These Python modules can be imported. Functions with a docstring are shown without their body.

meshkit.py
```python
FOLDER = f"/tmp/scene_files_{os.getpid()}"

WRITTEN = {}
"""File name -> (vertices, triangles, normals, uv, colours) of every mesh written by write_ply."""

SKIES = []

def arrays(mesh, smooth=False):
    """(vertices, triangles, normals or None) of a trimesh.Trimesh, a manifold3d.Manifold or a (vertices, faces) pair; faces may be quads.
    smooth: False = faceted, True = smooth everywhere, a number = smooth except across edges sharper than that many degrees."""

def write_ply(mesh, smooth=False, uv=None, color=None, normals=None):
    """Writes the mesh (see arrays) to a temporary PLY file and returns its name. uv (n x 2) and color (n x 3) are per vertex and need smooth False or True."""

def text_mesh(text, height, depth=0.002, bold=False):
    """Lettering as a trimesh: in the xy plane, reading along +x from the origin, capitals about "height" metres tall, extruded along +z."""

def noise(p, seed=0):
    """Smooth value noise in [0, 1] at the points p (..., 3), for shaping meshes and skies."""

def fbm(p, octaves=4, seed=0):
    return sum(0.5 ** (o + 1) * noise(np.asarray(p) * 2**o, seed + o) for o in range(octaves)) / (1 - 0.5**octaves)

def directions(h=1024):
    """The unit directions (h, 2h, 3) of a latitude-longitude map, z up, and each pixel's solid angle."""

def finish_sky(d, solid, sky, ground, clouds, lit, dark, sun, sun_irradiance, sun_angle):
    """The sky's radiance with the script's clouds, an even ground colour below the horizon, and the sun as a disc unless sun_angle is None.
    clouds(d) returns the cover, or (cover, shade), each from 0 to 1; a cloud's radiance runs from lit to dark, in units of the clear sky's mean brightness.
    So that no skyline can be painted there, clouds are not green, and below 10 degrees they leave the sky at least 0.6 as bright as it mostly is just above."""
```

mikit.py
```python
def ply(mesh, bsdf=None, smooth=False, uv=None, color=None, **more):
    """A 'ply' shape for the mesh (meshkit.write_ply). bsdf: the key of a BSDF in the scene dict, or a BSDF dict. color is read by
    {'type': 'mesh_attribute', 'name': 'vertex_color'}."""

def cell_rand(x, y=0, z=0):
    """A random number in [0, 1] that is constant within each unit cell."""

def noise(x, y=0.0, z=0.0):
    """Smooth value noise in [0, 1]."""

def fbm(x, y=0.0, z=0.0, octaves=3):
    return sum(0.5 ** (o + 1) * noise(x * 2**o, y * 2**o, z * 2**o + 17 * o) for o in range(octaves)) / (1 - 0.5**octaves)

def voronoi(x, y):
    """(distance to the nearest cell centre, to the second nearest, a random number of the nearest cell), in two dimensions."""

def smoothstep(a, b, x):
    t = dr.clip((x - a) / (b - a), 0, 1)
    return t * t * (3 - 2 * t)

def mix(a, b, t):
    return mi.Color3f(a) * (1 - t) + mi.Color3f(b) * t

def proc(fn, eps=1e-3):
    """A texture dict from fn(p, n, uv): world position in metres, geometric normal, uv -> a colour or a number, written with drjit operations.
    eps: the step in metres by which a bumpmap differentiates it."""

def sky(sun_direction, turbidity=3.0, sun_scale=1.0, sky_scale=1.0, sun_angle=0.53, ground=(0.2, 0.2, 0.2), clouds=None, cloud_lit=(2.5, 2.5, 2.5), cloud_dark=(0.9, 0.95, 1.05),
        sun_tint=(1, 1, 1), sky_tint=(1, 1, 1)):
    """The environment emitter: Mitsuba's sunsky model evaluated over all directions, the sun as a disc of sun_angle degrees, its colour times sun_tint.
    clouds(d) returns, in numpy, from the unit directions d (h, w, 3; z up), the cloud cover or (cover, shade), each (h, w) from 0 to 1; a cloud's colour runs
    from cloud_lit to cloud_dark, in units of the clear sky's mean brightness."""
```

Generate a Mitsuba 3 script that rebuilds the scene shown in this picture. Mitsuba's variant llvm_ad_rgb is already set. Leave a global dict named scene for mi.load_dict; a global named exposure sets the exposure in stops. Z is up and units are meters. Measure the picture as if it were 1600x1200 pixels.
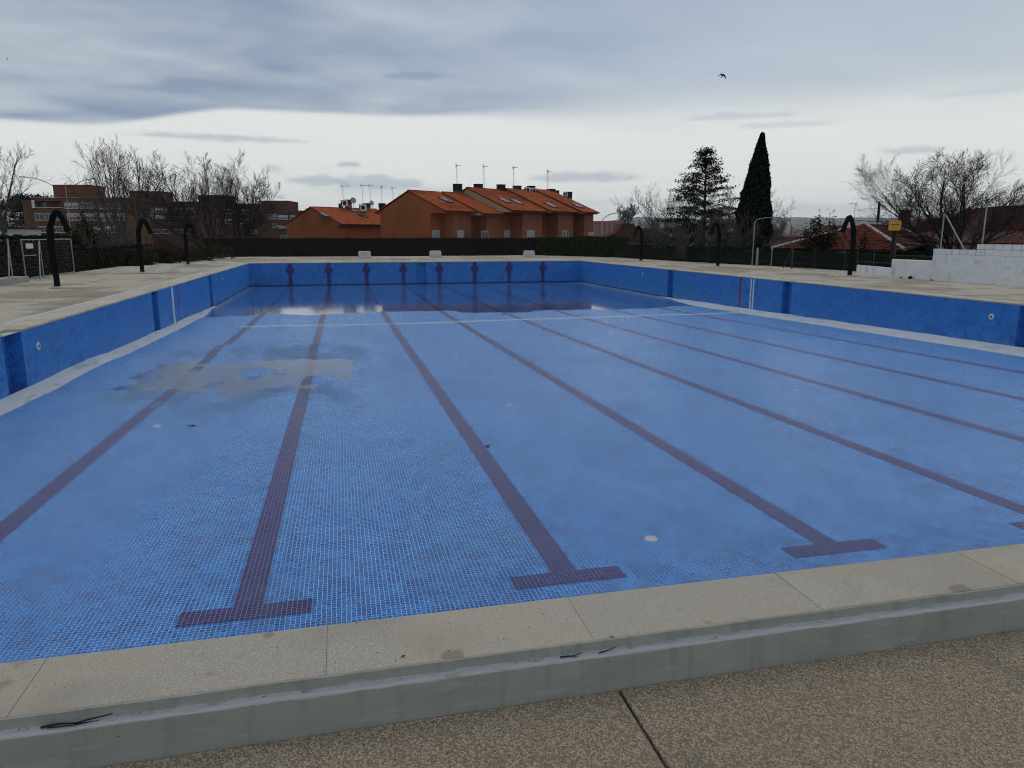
import math
import random
import numpy as np
import trimesh
import drjit as dr
import mitsuba as mi
import mikit
import meshkit
from mikit import noise, fbm, voronoi, cell_rand, smoothstep, mix

T = mi.ScalarTransform4f
scene, labels = {}, {}
rng = np.random.default_rng(7)

# ------------------------------------------------------------------ camera, sky, exposure
EYE = (0.0, 0.0, 1.7)
scene['camera'] = {
    'type': 'perspective', 'fov': 70.672, 'fov_axis': 'x', 'near_clip': 0.05, 'far_clip': 60000.0,
    'to_world': T().look_at(origin=EYE, target=(0.22365, 0.95396, 1.7 - 0.19984), up=(0, 0, 1)),
}
exposure = 1.4


def clouds(d):
    """An overcast deck seen from below: streaks laid in the cloud plane, a bright gap under its far edge, a few lens-shaped clouds in the gap."""
    az = np.degrees(np.arctan2(d[..., 0], d[..., 1]))
    el = np.degrees(np.arcsin(np.clip(d[..., 2], -1, 1)))
    h = 0.035 + np.clip(d[..., 2], 0, 1)
    px, py = d[..., 0] / h, d[..., 1] / h
    q = np.stack([px * 0.42 + py * 0.16, py * 0.55 - px * 0.18, 0 * px], -1)
    streak = meshkit.fbm(q + [3.1, 7.7, 0], 5, 3)
    fine = meshkit.fbm(np.stack([px * 1.3 + 2.5 * streak + py * 0.5, py * 1.9 - px * 0.5, 0 * px + 4], -1), 5, 11)
    broad = meshkit.fbm(np.stack([px * 0.16, py * 0.2, 0 * px + 9], -1), 3, 5)

    def S(a, b, x):
        t = np.clip((x - a) / (b - a), 0, 1)
        return t * t * (3 - 2 * t)
    # thick on the left of the view, thin on its right
    left = 1 - S(-24, 24, az - 13.2 + 14 * (broad - 0.5))
    left = np.where(np.abs(az) > 90, 0.5, left)
    deck = 0.38 + 0.52 * left + 0.7 * (streak - 0.5) * (0.30 + 0.70 * left) + 0.85 * (fine - 0.5) * (0.28 + 0.72 * left) + 0.45 * (broad - 0.5)
    edge = 7.2 + 1.6 * S(-17, -6, az) + 0.7 * (meshkit.fbm(np.stack([az * 0.05, 0 * az, 0 * az], -1), 3, 21) - 0.5) * S(0, 8, az)
    soft = 0.22 + 1.9 * S(6, 26, az)
    under = S(edge - soft, edge + soft, el)
    shade = 0.10 + 0.05 * (fine - 0.5) + 0.05 * S(4.5, 1.0, el) - 0.05
    shade = shade + (np.clip(deck, 0.02, 0.97) - shade) * under
    for caz, cel, w, hh, k in LENSES:
        wob = meshkit.fbm(np.stack([az * 0.8 + caz, el * 2.5, 0 * az], -1), 4, 31) - 0.5
        r = np.hypot((az - caz) / w, (el - cel) / hh * np.where(el < cel, 2.0, 1.0)) + 0.9 * wob
        shade = shade + k * (1 - S(0.55, 1.05, r))
    cover = 1 - 0.34 * under * np.clip(1.1 - left, 0, 1) * S(6, 13, el) * (0.6 + 0.8 * broad)
    return np.clip(cover, 0, 1), np.clip(shade, 0, 1)


LENSES = [
    (*(-8.075, 6.736), 6.5, 0.36, 0.42), (*(-1.211, 3.945), 2.6, 0.55, 0.44), (*(3.471, 3.874), 4.2, 0.75, 0.42), (*(0.977, 5.17), 1.0, 0.28, 0.44), (*(-0.601, 5.093), 0.4, 0.16, 0.18),
    (*(18.802, 4.333), 4.4, 0.55, 0.42), (*(40.863, 5.631), 2.6, 0.38, 0.36), (*(-4.55, 4.728), 0.9, 0.4, 0.28), (*(32.471, 7.678), 4.0, 0.3, 0.22),
    (*(29.149, 8.381), 4.6, 0.4, 0.22), (*(5.369, 3.238), 9.0, 0.7, 0.20), (*(36.506, 1.862), 9.0, 0.5, 0.20), (*(20.058, 2.488), 6.0, 0.45, 0.12),
    (*(44.575, 8.935), 4.0, 0.5, 0.12), (*(5.603, 11.421), 3.0, 0.35, 0.18),
]
scene['sky'] = mikit.sky((-0.25, 0.75, 1.0), turbidity=3, sun_scale=0.1, sun_angle=30, clouds=clouds,
                         cloud_lit=(3.35, 3.45, 3.34), cloud_dark=(1.0, 1.34, 1.86))

# ------------------------------------------------------------------ materials
PITCH = 0.03643                      # mosaic tile with its joint
GX, GY = -3.4263, 5.157              # one corner of the mosaic grid
LANES = [-3.317 + 69 * PITCH * i for i in range(8)]


def grid_uv(p, n):
    ax, ay = dr.abs(n.x) > 0.6, dr.abs(n.y) > 0.6
    u = dr.select(ax, p.y - GY, p.x - GX) / PITCH
    v = dr.select(ax | ay, p.z, p.y - GY) / PITCH
    return u, v


def tile_mask(u, v):
    fu, fv = u - dr.floor(u), v - dr.floor(v)
    g = 0.046
    return dr.select((fu > g) & (fu < 1 - g) & (fv > g) & (fv < 1 - g), mi.Float(1), mi.Float(0))


def silt(p):
    """Where mud has dried on the pool floor: one big patch by the left side with a ragged rim, thinner drifts elsewhere."""
    wob = fbm(p.x * 0.9, p.y * 0.45, 3.0, 5) - 0.5
    r = dr.sqrt(dr.square((p.x + 1.9) / 2.9) + dr.square((p.y - 17.0) / 4.6)) + 1.15 * wob
    patch = smoothstep(1.05, 0.80, r) * (0.10 + 0.62 * smoothstep(0.34, 0.62, fbm(p.x * 2.3, p.y * 0.9, 1.0, 4)))
    drift = smoothstep(0.42, 0.80, fbm(p.x * 0.9 + 5, p.y * 0.55, 7.0, 6)) * 0.16
    dust = 0.01 + 0.26 * smoothstep(0.46, 0.78, fbm(p.x * 6.0, p.y * 3.6, 2.0, 5))
    floor_only = dr.select(p.z < -0.98, mi.Float(1), mi.Float(0.12))
    return dr.clip(dr.maximum(patch, drift + dust * 0.75) * floor_only, 0, 1)


def mosaic(base, dark, light, grout):
    def fn(p, n, uv):
        u, v = grid_uv(p, n)
        iu, iv = dr.floor(u), dr.floor(v)
        c = cell_rand(iu, iv, 1)
        c2 = cell_rand(iu, iv, 5)
        sheet = cell_rand(dr.floor(u / 9), dr.floor(v / 9), 3)
        t = mix(base, dark, dr.square(c) * 0.85)
        t = mix(t, light, dr.select(c2 > 0.66, 0.55 * c2, mi.Float(0)) + 0.12 * sheet)
        blob = noise(iu * 0.37, iv * 0.37, p.z * 3 + 2.0) + 0.30 * (noise(iu * 0.11 + 7, iv * 0.11, p.z * 3 + 5.0) - 0.5)
        t = mix(t, dark, 0.62 * smoothstep(0.56, 0.80, blob))
        t = mix(t, light, 0.45 * smoothstep(0.44, 0.16, blob))
        g = mix(grout, mi.Color3f(0.24, 0.32, 0.42), 0.35 * smoothstep(0.45, 0.75, fbm(p.x * 1.7, p.y * 1.7, p.z * 2.0, 3)))
        g = mix(g, mi.Color3f(base) * 1.1, dr.select(dr.abs(n.z) < 0.5, mi.Float(0.72), mi.Float(0)))
        col = mix(g, t, tile_mask(u, v))
        s = silt(p)
        mud = mix((0.10, 0.16, 0.265), (0.18, 0.235, 0.315), fbm(p.x * 1.3, p.y * 1.3, 4.0, 3))
        mud = mix(mud, (0.17, 0.15, 0.11), 0.7 * smoothstep(0.62, 0.78, fbm(p.x * 4.1, p.y * 2.9, 6.0, 4)))
        col = mix(col, mud, s * dr.select(dr.abs(n.z) > 0.5, mi.Float(0.85), mi.Float(0.45)))
        # scum left at the old water line on the walls
        wob = 0.018 * noise(p.x * 3.0, p.y * 3.0, 5.0)
        scum = smoothstep(-1.462, -1.475, p.z + wob) * smoothstep(-1.56, -1.54, p.z) * dr.select(dr.abs(n.z) < 0.5, mi.Float(1), mi.Float(0))
        col = mix(col, (0.012, 0.02, 0.035), 0.85 * scum)
        return col
    return fn


def mosaic_rough(p, n, uv):
    u, v = grid_uv(p, n)
    return dr.clip(0.30 + 0.38 * (1 - tile_mask(u, v)) + 0.45 * silt(p), 0.05, 1)


def mosaic_height(p, n, uv):
    u, v = grid_uv(p, n)
    return 0.0012 * tile_mask(u, v)


def principled(color, rough=0.6, **more):
    if not callable(rough) and rough >= 0.6 and 'specular' not in more:
        more['specular'] = 0.12
    col = mikit.proc(color) if callable(color) else {'type': 'rgb', 'value': list(color)}
    r = mikit.proc(rough) if callable(rough) else rough
    return {'type': 'twosided', 'bsdf': {'type': 'principled', 'base_color': col, 'roughness': r, **more}}


def bumped(height, color, rough=0.7, eps=2e-3, **more):
    col = mikit.proc(color) if callable(color) else {'type': 'rgb', 'value': list(color)}
    r = mikit.proc(rough) if callable(rough) else rough
    return {'type': 'twosided', 'bsdf': {'type': 'bumpmap', 'tex': mikit.proc(height, eps), 'scale': 1.0,
                                         'bsdf': {'type': 'principled', 'base_color': col, 'roughness': r, **more}}}


scene['mosaic_blue'] = principled(mosaic((0.012, 0.155, 0.51), (0.006, 0.075, 0.31), (0.04, 0.26, 0.64), (0.54, 0.75, 0.92)), mosaic_rough, specular=0.2)
scene['mosaic_navy'] = principled(mosaic((0.040, 0.024, 0.135), (0.024, 0.015, 0.085), (0.065, 0.042, 0.17), (0.36, 0.38, 0.56)), mosaic_rough, specular=0.15)
scene['mosaic_white'] = principled(mosaic((0.62, 0.64, 0.64), (0.5, 0.52, 0.53), (0.7, 0.7, 0.7), (0.4, 0.42, 0.44)), mosaic_rough)
scene['mosaic_red'] = principled(mosaic((0.16, 0.02, 0.045), (0.1, 0.015, 0.04), (0.2, 0.03, 0.05), (0.25, 0.2, 0.25)), mosaic_rough)


def coping_col(p, n, uv):
    g = fbm(p.x * 420, p.y * 420, p.z * 420, 2)
    d1, d2, c = voronoi(p.x * 250, p.y * 250)
    col = mix((0.40, 0.345, 0.265), (0.57, 0.50, 0.39), smoothstep(0.2, 0.8, g))
    col = mix(col, (0.31, 0.26, 0.195), dr.select(c > 0.86, mi.Float(0.6), mi.Float(0)))
    col = mix(col, (0.65, 0.60, 0.52), dr.select(c < 0.08, mi.Float(0.6), mi.Float(0)))
    big = fbm(p.x * 1.6, p.y * 1.6, 0.0, 5)
    col = mix(col, (0.34, 0.29, 0.215), 0.5 * smoothstep(0.44, 0.70, big))
    col = mix(col, (0.53, 0.43, 0.32), 0.35 * smoothstep(0.5, 0.72, fbm(p.x * 3.3 + 8, p.y * 3.3, 0.0, 4)))
    stone = cell_rand(dr.floor((p.x + 0.13) / 1.12), dr.floor((p.y - 2.66) / 1.12), 2)
    col = col * (0.93 + 0.12 * stone)
    stain = smoothstep(0.70, 0.80, fbm(p.x * 5.2 + 1, p.y * 5.2, 3.0, 4))
    col = mix(col, (0.20, 0.16, 0.10), 0.6 * stain)
    return mix(col, (0.05, 0.045, 0.04), dr.select(noise(p.x * 75, p.y * 75) > 0.975, mi.Float(0.8), mi.Float(0)))


def coping_h(p, n, uv):
    return 0.0011 * fbm(p.x * 230, p.y * 230, p.z * 230, 2)


scene['coping_stone'] = bumped(coping_h, coping_col, 0.85, 1.5e-3)


def deck_col(p, n, uv):
    d1, d2, c = voronoi(p.x * 128, p.y * 128)
    peb = mix((0.28, 0.20, 0.122), (0.65, 0.52, 0.365), c)
    peb = mix(peb, (0.26, 0.16, 0.10), dr.select((c > 0.40) & (c < 0.52), mi.Float(0.7), mi.Float(0)))
    col = mix((0.13, 0.10, 0.07), peb, smoothstep(0.02, 0.20, d2 - d1))
    # the aggregate shows on the near side; on the other sides the concrete is smoother and paler
    smooth = dr.select(p.y > 2.7, mi.Float(1), mi.Float(0))
    pale = mix((0.56, 0.475, 0.35), (0.73, 0.63, 0.48), fbm(p.x * 9, p.y * 9, 0.0, 4))
    pale = mix(pale, (0.40, 0.325, 0.225), 0.8 * smoothstep(0.46, 0.66, fbm(p.x * 0.42 + 3, p.y * 0.33, 0.0, 5)))
    pale = mix(pale, (0.36, 0.29, 0.195), 0.6 * smoothstep(0.55, 0.70, fbm(p.x * 1.4, p.y * 1.1 + 20, 0.0, 4)))
    col = mix(col, pale, smooth)
    big = fbm(p.x * 1.1 + 4, p.y * 1.1, 0.0, 4)
    col = mix(col, mi.Color3f(0.17, 0.13, 0.088), 0.5 * smoothstep(0.45, 0.7, big) * (1 - smooth))
    moss = smoothstep(0.56, 0.74, fbm(p.x * 2.1 + 11, p.y * 2.1, 0.0, 4)) * (1 - smooth)
    return mix(col, (0.10, 0.10, 0.055), 0.35 * moss)


def deck_h(p, n, uv):
    d1, d2, c = voronoi(p.x * 128, p.y * 128)
    return 0.0028 * smoothstep(0.0, 0.35, d2 - d1)


scene['deck_concrete'] = bumped(deck_h, deck_col, 0.85, 1e-3)


def kerb_col(p, n, uv):
    col = mix((0.305, 0.308, 0.262), (0.395, 0.395, 0.34), fbm(p.x * 5, p.y * 5, p.z * 9, 4))
    drip = fbm(p.x * 26, p.y * 3, p.z * 1.6, 3)
    col = mix(col, (0.17, 0.175, 0.155), 0.25 * smoothstep(0.55, 0.78, drip))
    scuff = smoothstep(0.60, 0.72, fbm(p.x * 9, p.y * 9, p.z * 22 + 3, 4))
    col = mix(col, (0.46, 0.46, 0.43), 0.35 * scuff)
    speck = noise(p.x * 120, p.y * 120, p.z * 120)
    dirty = smoothstep(0.45, 0.65, fbm(p.x * 2.2, p.y * 2.2, p.z * 3.0, 4))
    col = mix(col, (0.04, 0.04, 0.032), dr.select(speck > 0.975 - 0.08 * dirty, mi.Float(0.75), mi.Float(0)))
    # bare worn edge of the step, with a ragged outline
    edge = p.z + 0.010 * (fbm(p.x * 14, p.y * 14, 4.0, 4) - 0.5)
    worn = dr.select((edge < -0.0455) & (edge > -0.060), mi.Float(1), mi.Float(0)) * smoothstep(0.20, 0.42, fbm(p.x * 11, p.y * 60, 2.0, 4))
    return mix(col, (0.50, 0.50, 0.48), 0.8 * worn)


scene['kerb_paint'] = principled(kerb_col, 0.6)


def white_paint(p, n, uv):
    col = mix((0.52, 0.55, 0.555), (0.66, 0.68, 0.68), fbm(p.x * 3, p.y * 1.5, p.z * 4, 4))
    col = mix(col, (0.30, 0.30, 0.27), 0.5 * smoothstep(0.56, 0.75, fbm(p.x * 6 + 3, p.y * 2.2, p.z * 6, 4)))
    crack = noise(p.x * 31, p.y * 9, p.z * 31)
    return mix(col, (0.12, 0.12, 0.11), dr.select(crack > 0.93, mi.Float(0.6), mi.Float(0)))


scene['white_paint'] = principled(white_paint, 0.6)


def block_paint(p, n, uv):
    col = mix((0.68, 0.70, 0.72), (0.79, 0.805, 0.815), fbm(p.x * 4, p.y * 4, p.z * 4, 4))
    col = mix(col, (0.38, 0.37, 0.34), 0.45 * smoothstep(0.57, 0.75, fbm(p.x * 3 + 3, p.y * 3.2, p.z * 1.5, 4)))
    return mix(col, (0.10, 0.09, 0.08), dr.select(noise(p.x * 21, p.y * 21, p.z * 21) > 0.94, mi.Float(0.7), mi.Float(0)))


scene['block_paint'] = principled(block_paint, 0.7)


def stucco(c0, c1):
    def fn(p, n, uv):
        col = mix(c0, c1, fbm(p.x * 0.5, p.y * 0.5, p.z * 0.5, 5))
        col = mix(col, mi.Color3f(c0) * 0.6, 0.35 * smoothstep(0.5, 0.75, fbm(p.x * 1.2, p.y * 1.2, p.z * 0.25, 4)))
        return col
    return fn


scene['stucco_brown'] = principled(stucco((0.29, 0.088, 0.034), (0.35, 0.112, 0.046)), 0.9)
scene['stucco_red'] = principled(stucco((0.26, 0.098, 0.055), (0.32, 0.13, 0.075)), 0.9)
scene['stucco_cream'] = principled(stucco((0.36, 0.27, 0.165), (0.44, 0.335, 0.215)), 0.9)


def roof_tile(c0, c1, c2):
    def fn(p, n, uv):
        u = (p.x * n.y - p.y * n.x) / dr.maximum(dr.sqrt(n.x * n.x + n.y * n.y), 1e-3) / 0.23
        v = p.z / 0.155
        c = cell_rand(dr.floor(u), dr.floor(v), 2)
        col = mix(c0, c1, c)
        col = mix(col, c2, 0.8 * smoothstep(0.52, 0.72, fbm(p.x * 0.35, p.y * 0.35, p.z * 0.6, 4)))
        fv = v - dr.floor(v)
        fu = u - dr.floor(u)
        gap = dr.select((fv < 0.14) | (fu < 0.12), mi.Float(0.55), mi.Float(0))
        return mix(col, (0.05, 0.016, 0.009), gap)
    return fn


scene['roof_orange'] = principled(roof_tile((0.30, 0.060, 0.016), (0.43, 0.095, 0.027), (0.21, 0.045, 0.015)), 0.85)
scene['roof_red'] = principled(roof_tile((0.135, 0.034, 0.018), (0.21, 0.058, 0.032), (0.085, 0.030, 0.020)), 0.9)
scene['roof_dark'] = principled(roof_tile((0.085, 0.03, 0.022), (0.13, 0.045, 0.032), (0.055, 0.028, 0.024)), 0.9)
scene['roof_pink'] = principled(roof_tile((0.16, 0.045, 0.05), (0.21, 0.065, 0.068), (0.12, 0.04, 0.045)), 0.9)


def brickwork(c0, c1, m):
    def fn(p, n, uv):
        u = dr.select(dr.abs(n.x) > dr.abs(n.y), p.y, p.x) / 0.25
        v = p.z / 0.07
        iv = dr.floor(v)
        u = u + 0.5 * (iv - 2 * dr.floor(iv / 2))
        c = cell_rand(dr.floor(u), iv, 4)
        fu, fv = u - dr.floor(u), v - iv
        col = mix(c0, c1, c)
        col = mix(col, mi.Color3f(c0) * 0.65, 0.5 * smoothstep(0.5, 0.72, fbm(p.x * 0.35, p.y * 0.35, p.z * 0.2, 4)))
        return mix(col, m, dr.select((fu < 0.05) | (fv < 0.15), mi.Float(0.6), mi.Float(0)))
    return fn


scene['brick_orange'] = principled(brickwork((0.125, 0.050, 0.022), (0.18, 0.078, 0.036), (0.15, 0.10, 0.07)), 0.9)
scene['brick_dark'] = principled(brickwork((0.085, 0.036, 0.024), (0.125, 0.055, 0.036), (0.1, 0.07, 0.05)), 0.9)
scene['brick_red'] = principled(brickwork((0.20, 0.048, 0.032), (0.26, 0.066, 0.045), (0.2, 0.1, 0.07)), 0.9)
scene['brick_pink'] = principled(brickwork((0.30, 0.155, 0.14), (0.38, 0.21, 0.19), (0.35, 0.25, 0.22)), 0.9)

scene['render_white'] = principled(stucco((0.46, 0.43, 0.38), (0.58, 0.55, 0.50)), 0.9)
scene['render_beige'] = principled(stucco((0.30, 0.26, 0.20), (0.40, 0.36, 0.29)), 0.9)
scene['white_frame'] = principled((0.62, 0.62, 0.60), 0.5)
scene['blind_grey'] = principled((0.40, 0.40, 0.41), 0.6)
scene['dark_glass'] = principled((0.018, 0.022, 0.028), 0.06, specular=0.6)
scene['brown_trim_shade'] = principled((0.05, 0.026, 0.018), 0.8)  # brown of gutters and trim, also of the painted balcony shade
scene['hedge_core'] = principled(lambda p, n, uv: mix((0.028, 0.026, 0.016), (0.055, 0.046, 0.03), noise(p.x * 9, p.y * 9, p.z * 9)), 0.95)
scene['chimney_cap'] = principled((0.022, 0.022, 0.026), 0.7)
scene['steel_grey'] = principled((0.30, 0.31, 0.32), 0.45, metallic=0.4)
scene['steel_dark'] = principled((0.07, 0.075, 0.085), 0.5)
scene['shower_black'] = principled(lambda p, n, uv: mix((0.0025, 0.0025, 0.003), (0.008, 0.0075, 0.008), fbm(p.x * 30, p.y * 30, p.z * 12, 3)), 0.85)
scene['shower_column'] = principled((0.006, 0.006, 0.010), 0.7)
scene['pale_concrete'] = principled(lambda p, n, uv: mix((0.27, 0.255, 0.23), (0.42, 0.40, 0.37), fbm(p.x * 7, p.y * 7, p.z * 7, 4)), 0.9)
scene['white_plastic'] = principled(lambda p, n, uv: mix((0.58, 0.575, 0.55), (0.72, 0.71, 0.68), fbm(p.x * 9, p.y * 9, p.z * 9, 3)), 0.55)
scene['bark_dark'] = principled(lambda p, n, uv: mix((0.022, 0.019, 0.017), (0.055, 0.046, 0.040), noise(p.x * 6, p.y * 6, p.z * 2)), 0.95)
scene['bark_pale'] = principled(lambda p, n, uv: mix((0.055, 0.048, 0.042), (0.115, 0.10, 0.088), noise(p.x * 6, p.y * 6, p.z * 2)), 0.95)
scene['leaf'] = {'type': 'twosided', 'bsdf': {'type': 'diffuse', 'reflectance': {'type': 'mesh_attribute', 'name': 'vertex_color'}}}
scene['heather'] = principled(lambda p, n, uv: mix((0.012, 0.009, 0.007), (0.034, 0.025, 0.019), cell_rand(dr.floor(p.x * 70), dr.floor(p.y * 70), dr.floor(p.z * 2.5))), 0.95)
scene['soil'] = principled(lambda p, n, uv: mix((0.05, 0.048, 0.03), (0.11, 0.10, 0.065), fbm(p.x * 0.2, p.y * 0.2, 0.0, 4)), 1.0)
scene['mountain_rock'] = principled(lambda p, n, uv: mix((0.10, 0.12, 0.12), (0.19, 0.20, 0.19), fbm(p.x * 0.002, p.y * 0.002, p.z * 0.004, 4)), 1.0)
scene['sign_yellow'] = principled((0.56, 0.31, 0.02), 0.5)
scene['sign_dark'] = principled((0.06, 0.035, 0.02), 0.6)
scene['post_wood'] = principled((0.028, 0.024, 0.020), 0.9)
scene['green_post'] = principled((0.045, 0.060, 0.048), 0.6)
scene['green_net'] = principled(lambda p, n, uv: mix((0.004, 0.007, 0.005), (0.010, 0.016, 0.010), cell_rand(dr.floor(p.x * 40), dr.floor(p.y * 40), dr.floor(p.z * 40))), 0.9)
scene['rope_white'] = principled((0.60, 0.60, 0.57), 0.8)
scene['dead_leaf'] = principled(lambda p, n, uv: mix((0.018, 0.014, 0.010), (0.075, 0.045, 0.025), cell_rand(dr.floor(p.x * 25), dr.floor(p.y * 25), 1)), 0.9)
scene['bird_black'] = principled((0.012, 0.013, 0.018), 0.7)
scene['mortar_white'] = principled((0.44, 0.40, 0.36), 0.9)
scene['mortar_dark'] = principled((0.035, 0.036, 0.04), 0.95)
scene['water_surface'] = {'type': 'roughdielectric', 'distribution': 'ggx', 'alpha': 0.004, 'int_ior': 1.333, 'ext_ior': 1.0}
scene['puddle_surface'] = {'type': 'roughdielectric', 'distribution': 'ggx', 'alpha': 0.025, 'int_ior': 1.333, 'ext_ior': 1.0}


# ------------------------------------------------------------------ helpers
def numbered(name):
    if name not in scene and name not in labels and not any(k.startswith(name + '__') for k in scene):
        return name
    i = 1
    while True:
        k = f'{name}_{i:03d}'
        if k not in scene and k not in labels and not any(q.startswith(k + '__') for q in scene):
            return k
        i += 1


COUNT = {}


def fresh(name):
    """A key that is not taken yet (fast for long rows of pieces)."""
    i = COUNT.get(name, 0)
    COUNT[name] = i + 1
    return name if i == 0 else f'{name}_{i:03d}'


def join(ms):
    if isinstance(ms, (list, tuple)) and len(ms) and isinstance(ms[0], trimesh.Trimesh):
        return trimesh.util.concatenate(ms) if len(ms) > 1 else ms[0]
    return ms


def tag(key, label=None, cat=None, group=None, kind=None):
    d = labels.setdefault(key, {})
    if label: d['label'] = label
    if cat: d['category'] = cat
    if group: d['group'] = group
    if kind: d['kind'] = kind


def thing(name, label, cat, group=None):
    k = fresh(name)
    tag(k, label, cat, group)
    return k


def part(parent, name, mesh, bsdf, label=None, kind=None, smooth=False, color=None):
    k = fresh(f'{parent}__{name}')
    scene[k] = mikit.ply(join(mesh), bsdf, smooth=smooth, color=color)
    if label or kind:
        tag(k, label, None, None, kind)
    return k


def solo(name, mesh, bsdf, label, cat=None, group=None, kind=None, smooth=False, color=None):
    k = fresh(name)
    scene[k] = mikit.ply(join(mesh), bsdf, smooth=smooth, color=color)
    tag(k, label, cat, group, kind)
    return k


BOXF = np.array([[0, 2, 3, 1], [4, 5, 7, 6], [0, 1, 5, 4], [2, 6, 7, 3], [0, 4, 6, 2], [1, 3, 7, 5]])


def hexa(c):
    """A six-sided solid from its eight corners, ordered (x, y, z) = 000 001 010 011 100 101 110 111."""
    f = np.vstack([BOXF[:, [0, 1, 2]], BOXF[:, [0, 2, 3]]])
    m = trimesh.Trimesh(np.asarray(c, float), f, process=False)
    if m.volume < 0:
        m.invert()
    return m


def box(x0, x1, y0, y1, z0, z1):
    return hexa([(x, y, z) for x in (x0, x1) for y in (y0, y1) for z in (z0, z1)])


def tube(pts, radii, n=8, cap=True):
    pts = np.asarray(pts, float)
    radii = np.broadcast_to(np.asarray(radii, float), (len(pts),))
    tan = np.gradient(pts, axis=0)
    tan /= np.linalg.norm(tan, axis=1, keepdims=True)
    up = np.array([0, 0, 1.0]) if abs(tan[0][2]) < 0.9 else np.array([1.0, 0, 0])
    rings, side = [], None
    for q, t, r in zip(pts, tan, radii):
        s = np.cross(t, up) if side is None else side - t * (side @ t)
        side = s / np.linalg.norm(s)
        b = np.cross(t, side)
        a = np.arange(n) * 2 * np.pi / n
        rings.append(q + r * (np.cos(a)[:, None] * side + np.sin(a)[:, None] * b))
    v = np.vstack(rings)
    f = []
    for i in range(len(pts) - 1):
        for j in range(n):
            a, b = i * n + j, i * n + (j + 1) % n
            f += [[a, b, b + n], [a, b + n, a + n]]
    if cap:
        for base, flip in ((0, True), ((len(pts) - 1) * n, False)):
            for j in range(1, n - 1):
                t = [base, base + j, base + j + 1]
                f.append(t[::-1] if flip else t)
    m = trimesh.Trimesh(v, np.array(f), process=False)
    if m.volume < 0:
        m.invert()
    return m


def rod(a, b, r, n=6, r2=None):
    return tube([a, b], [r, r if r2 is None else r2], n)


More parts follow.
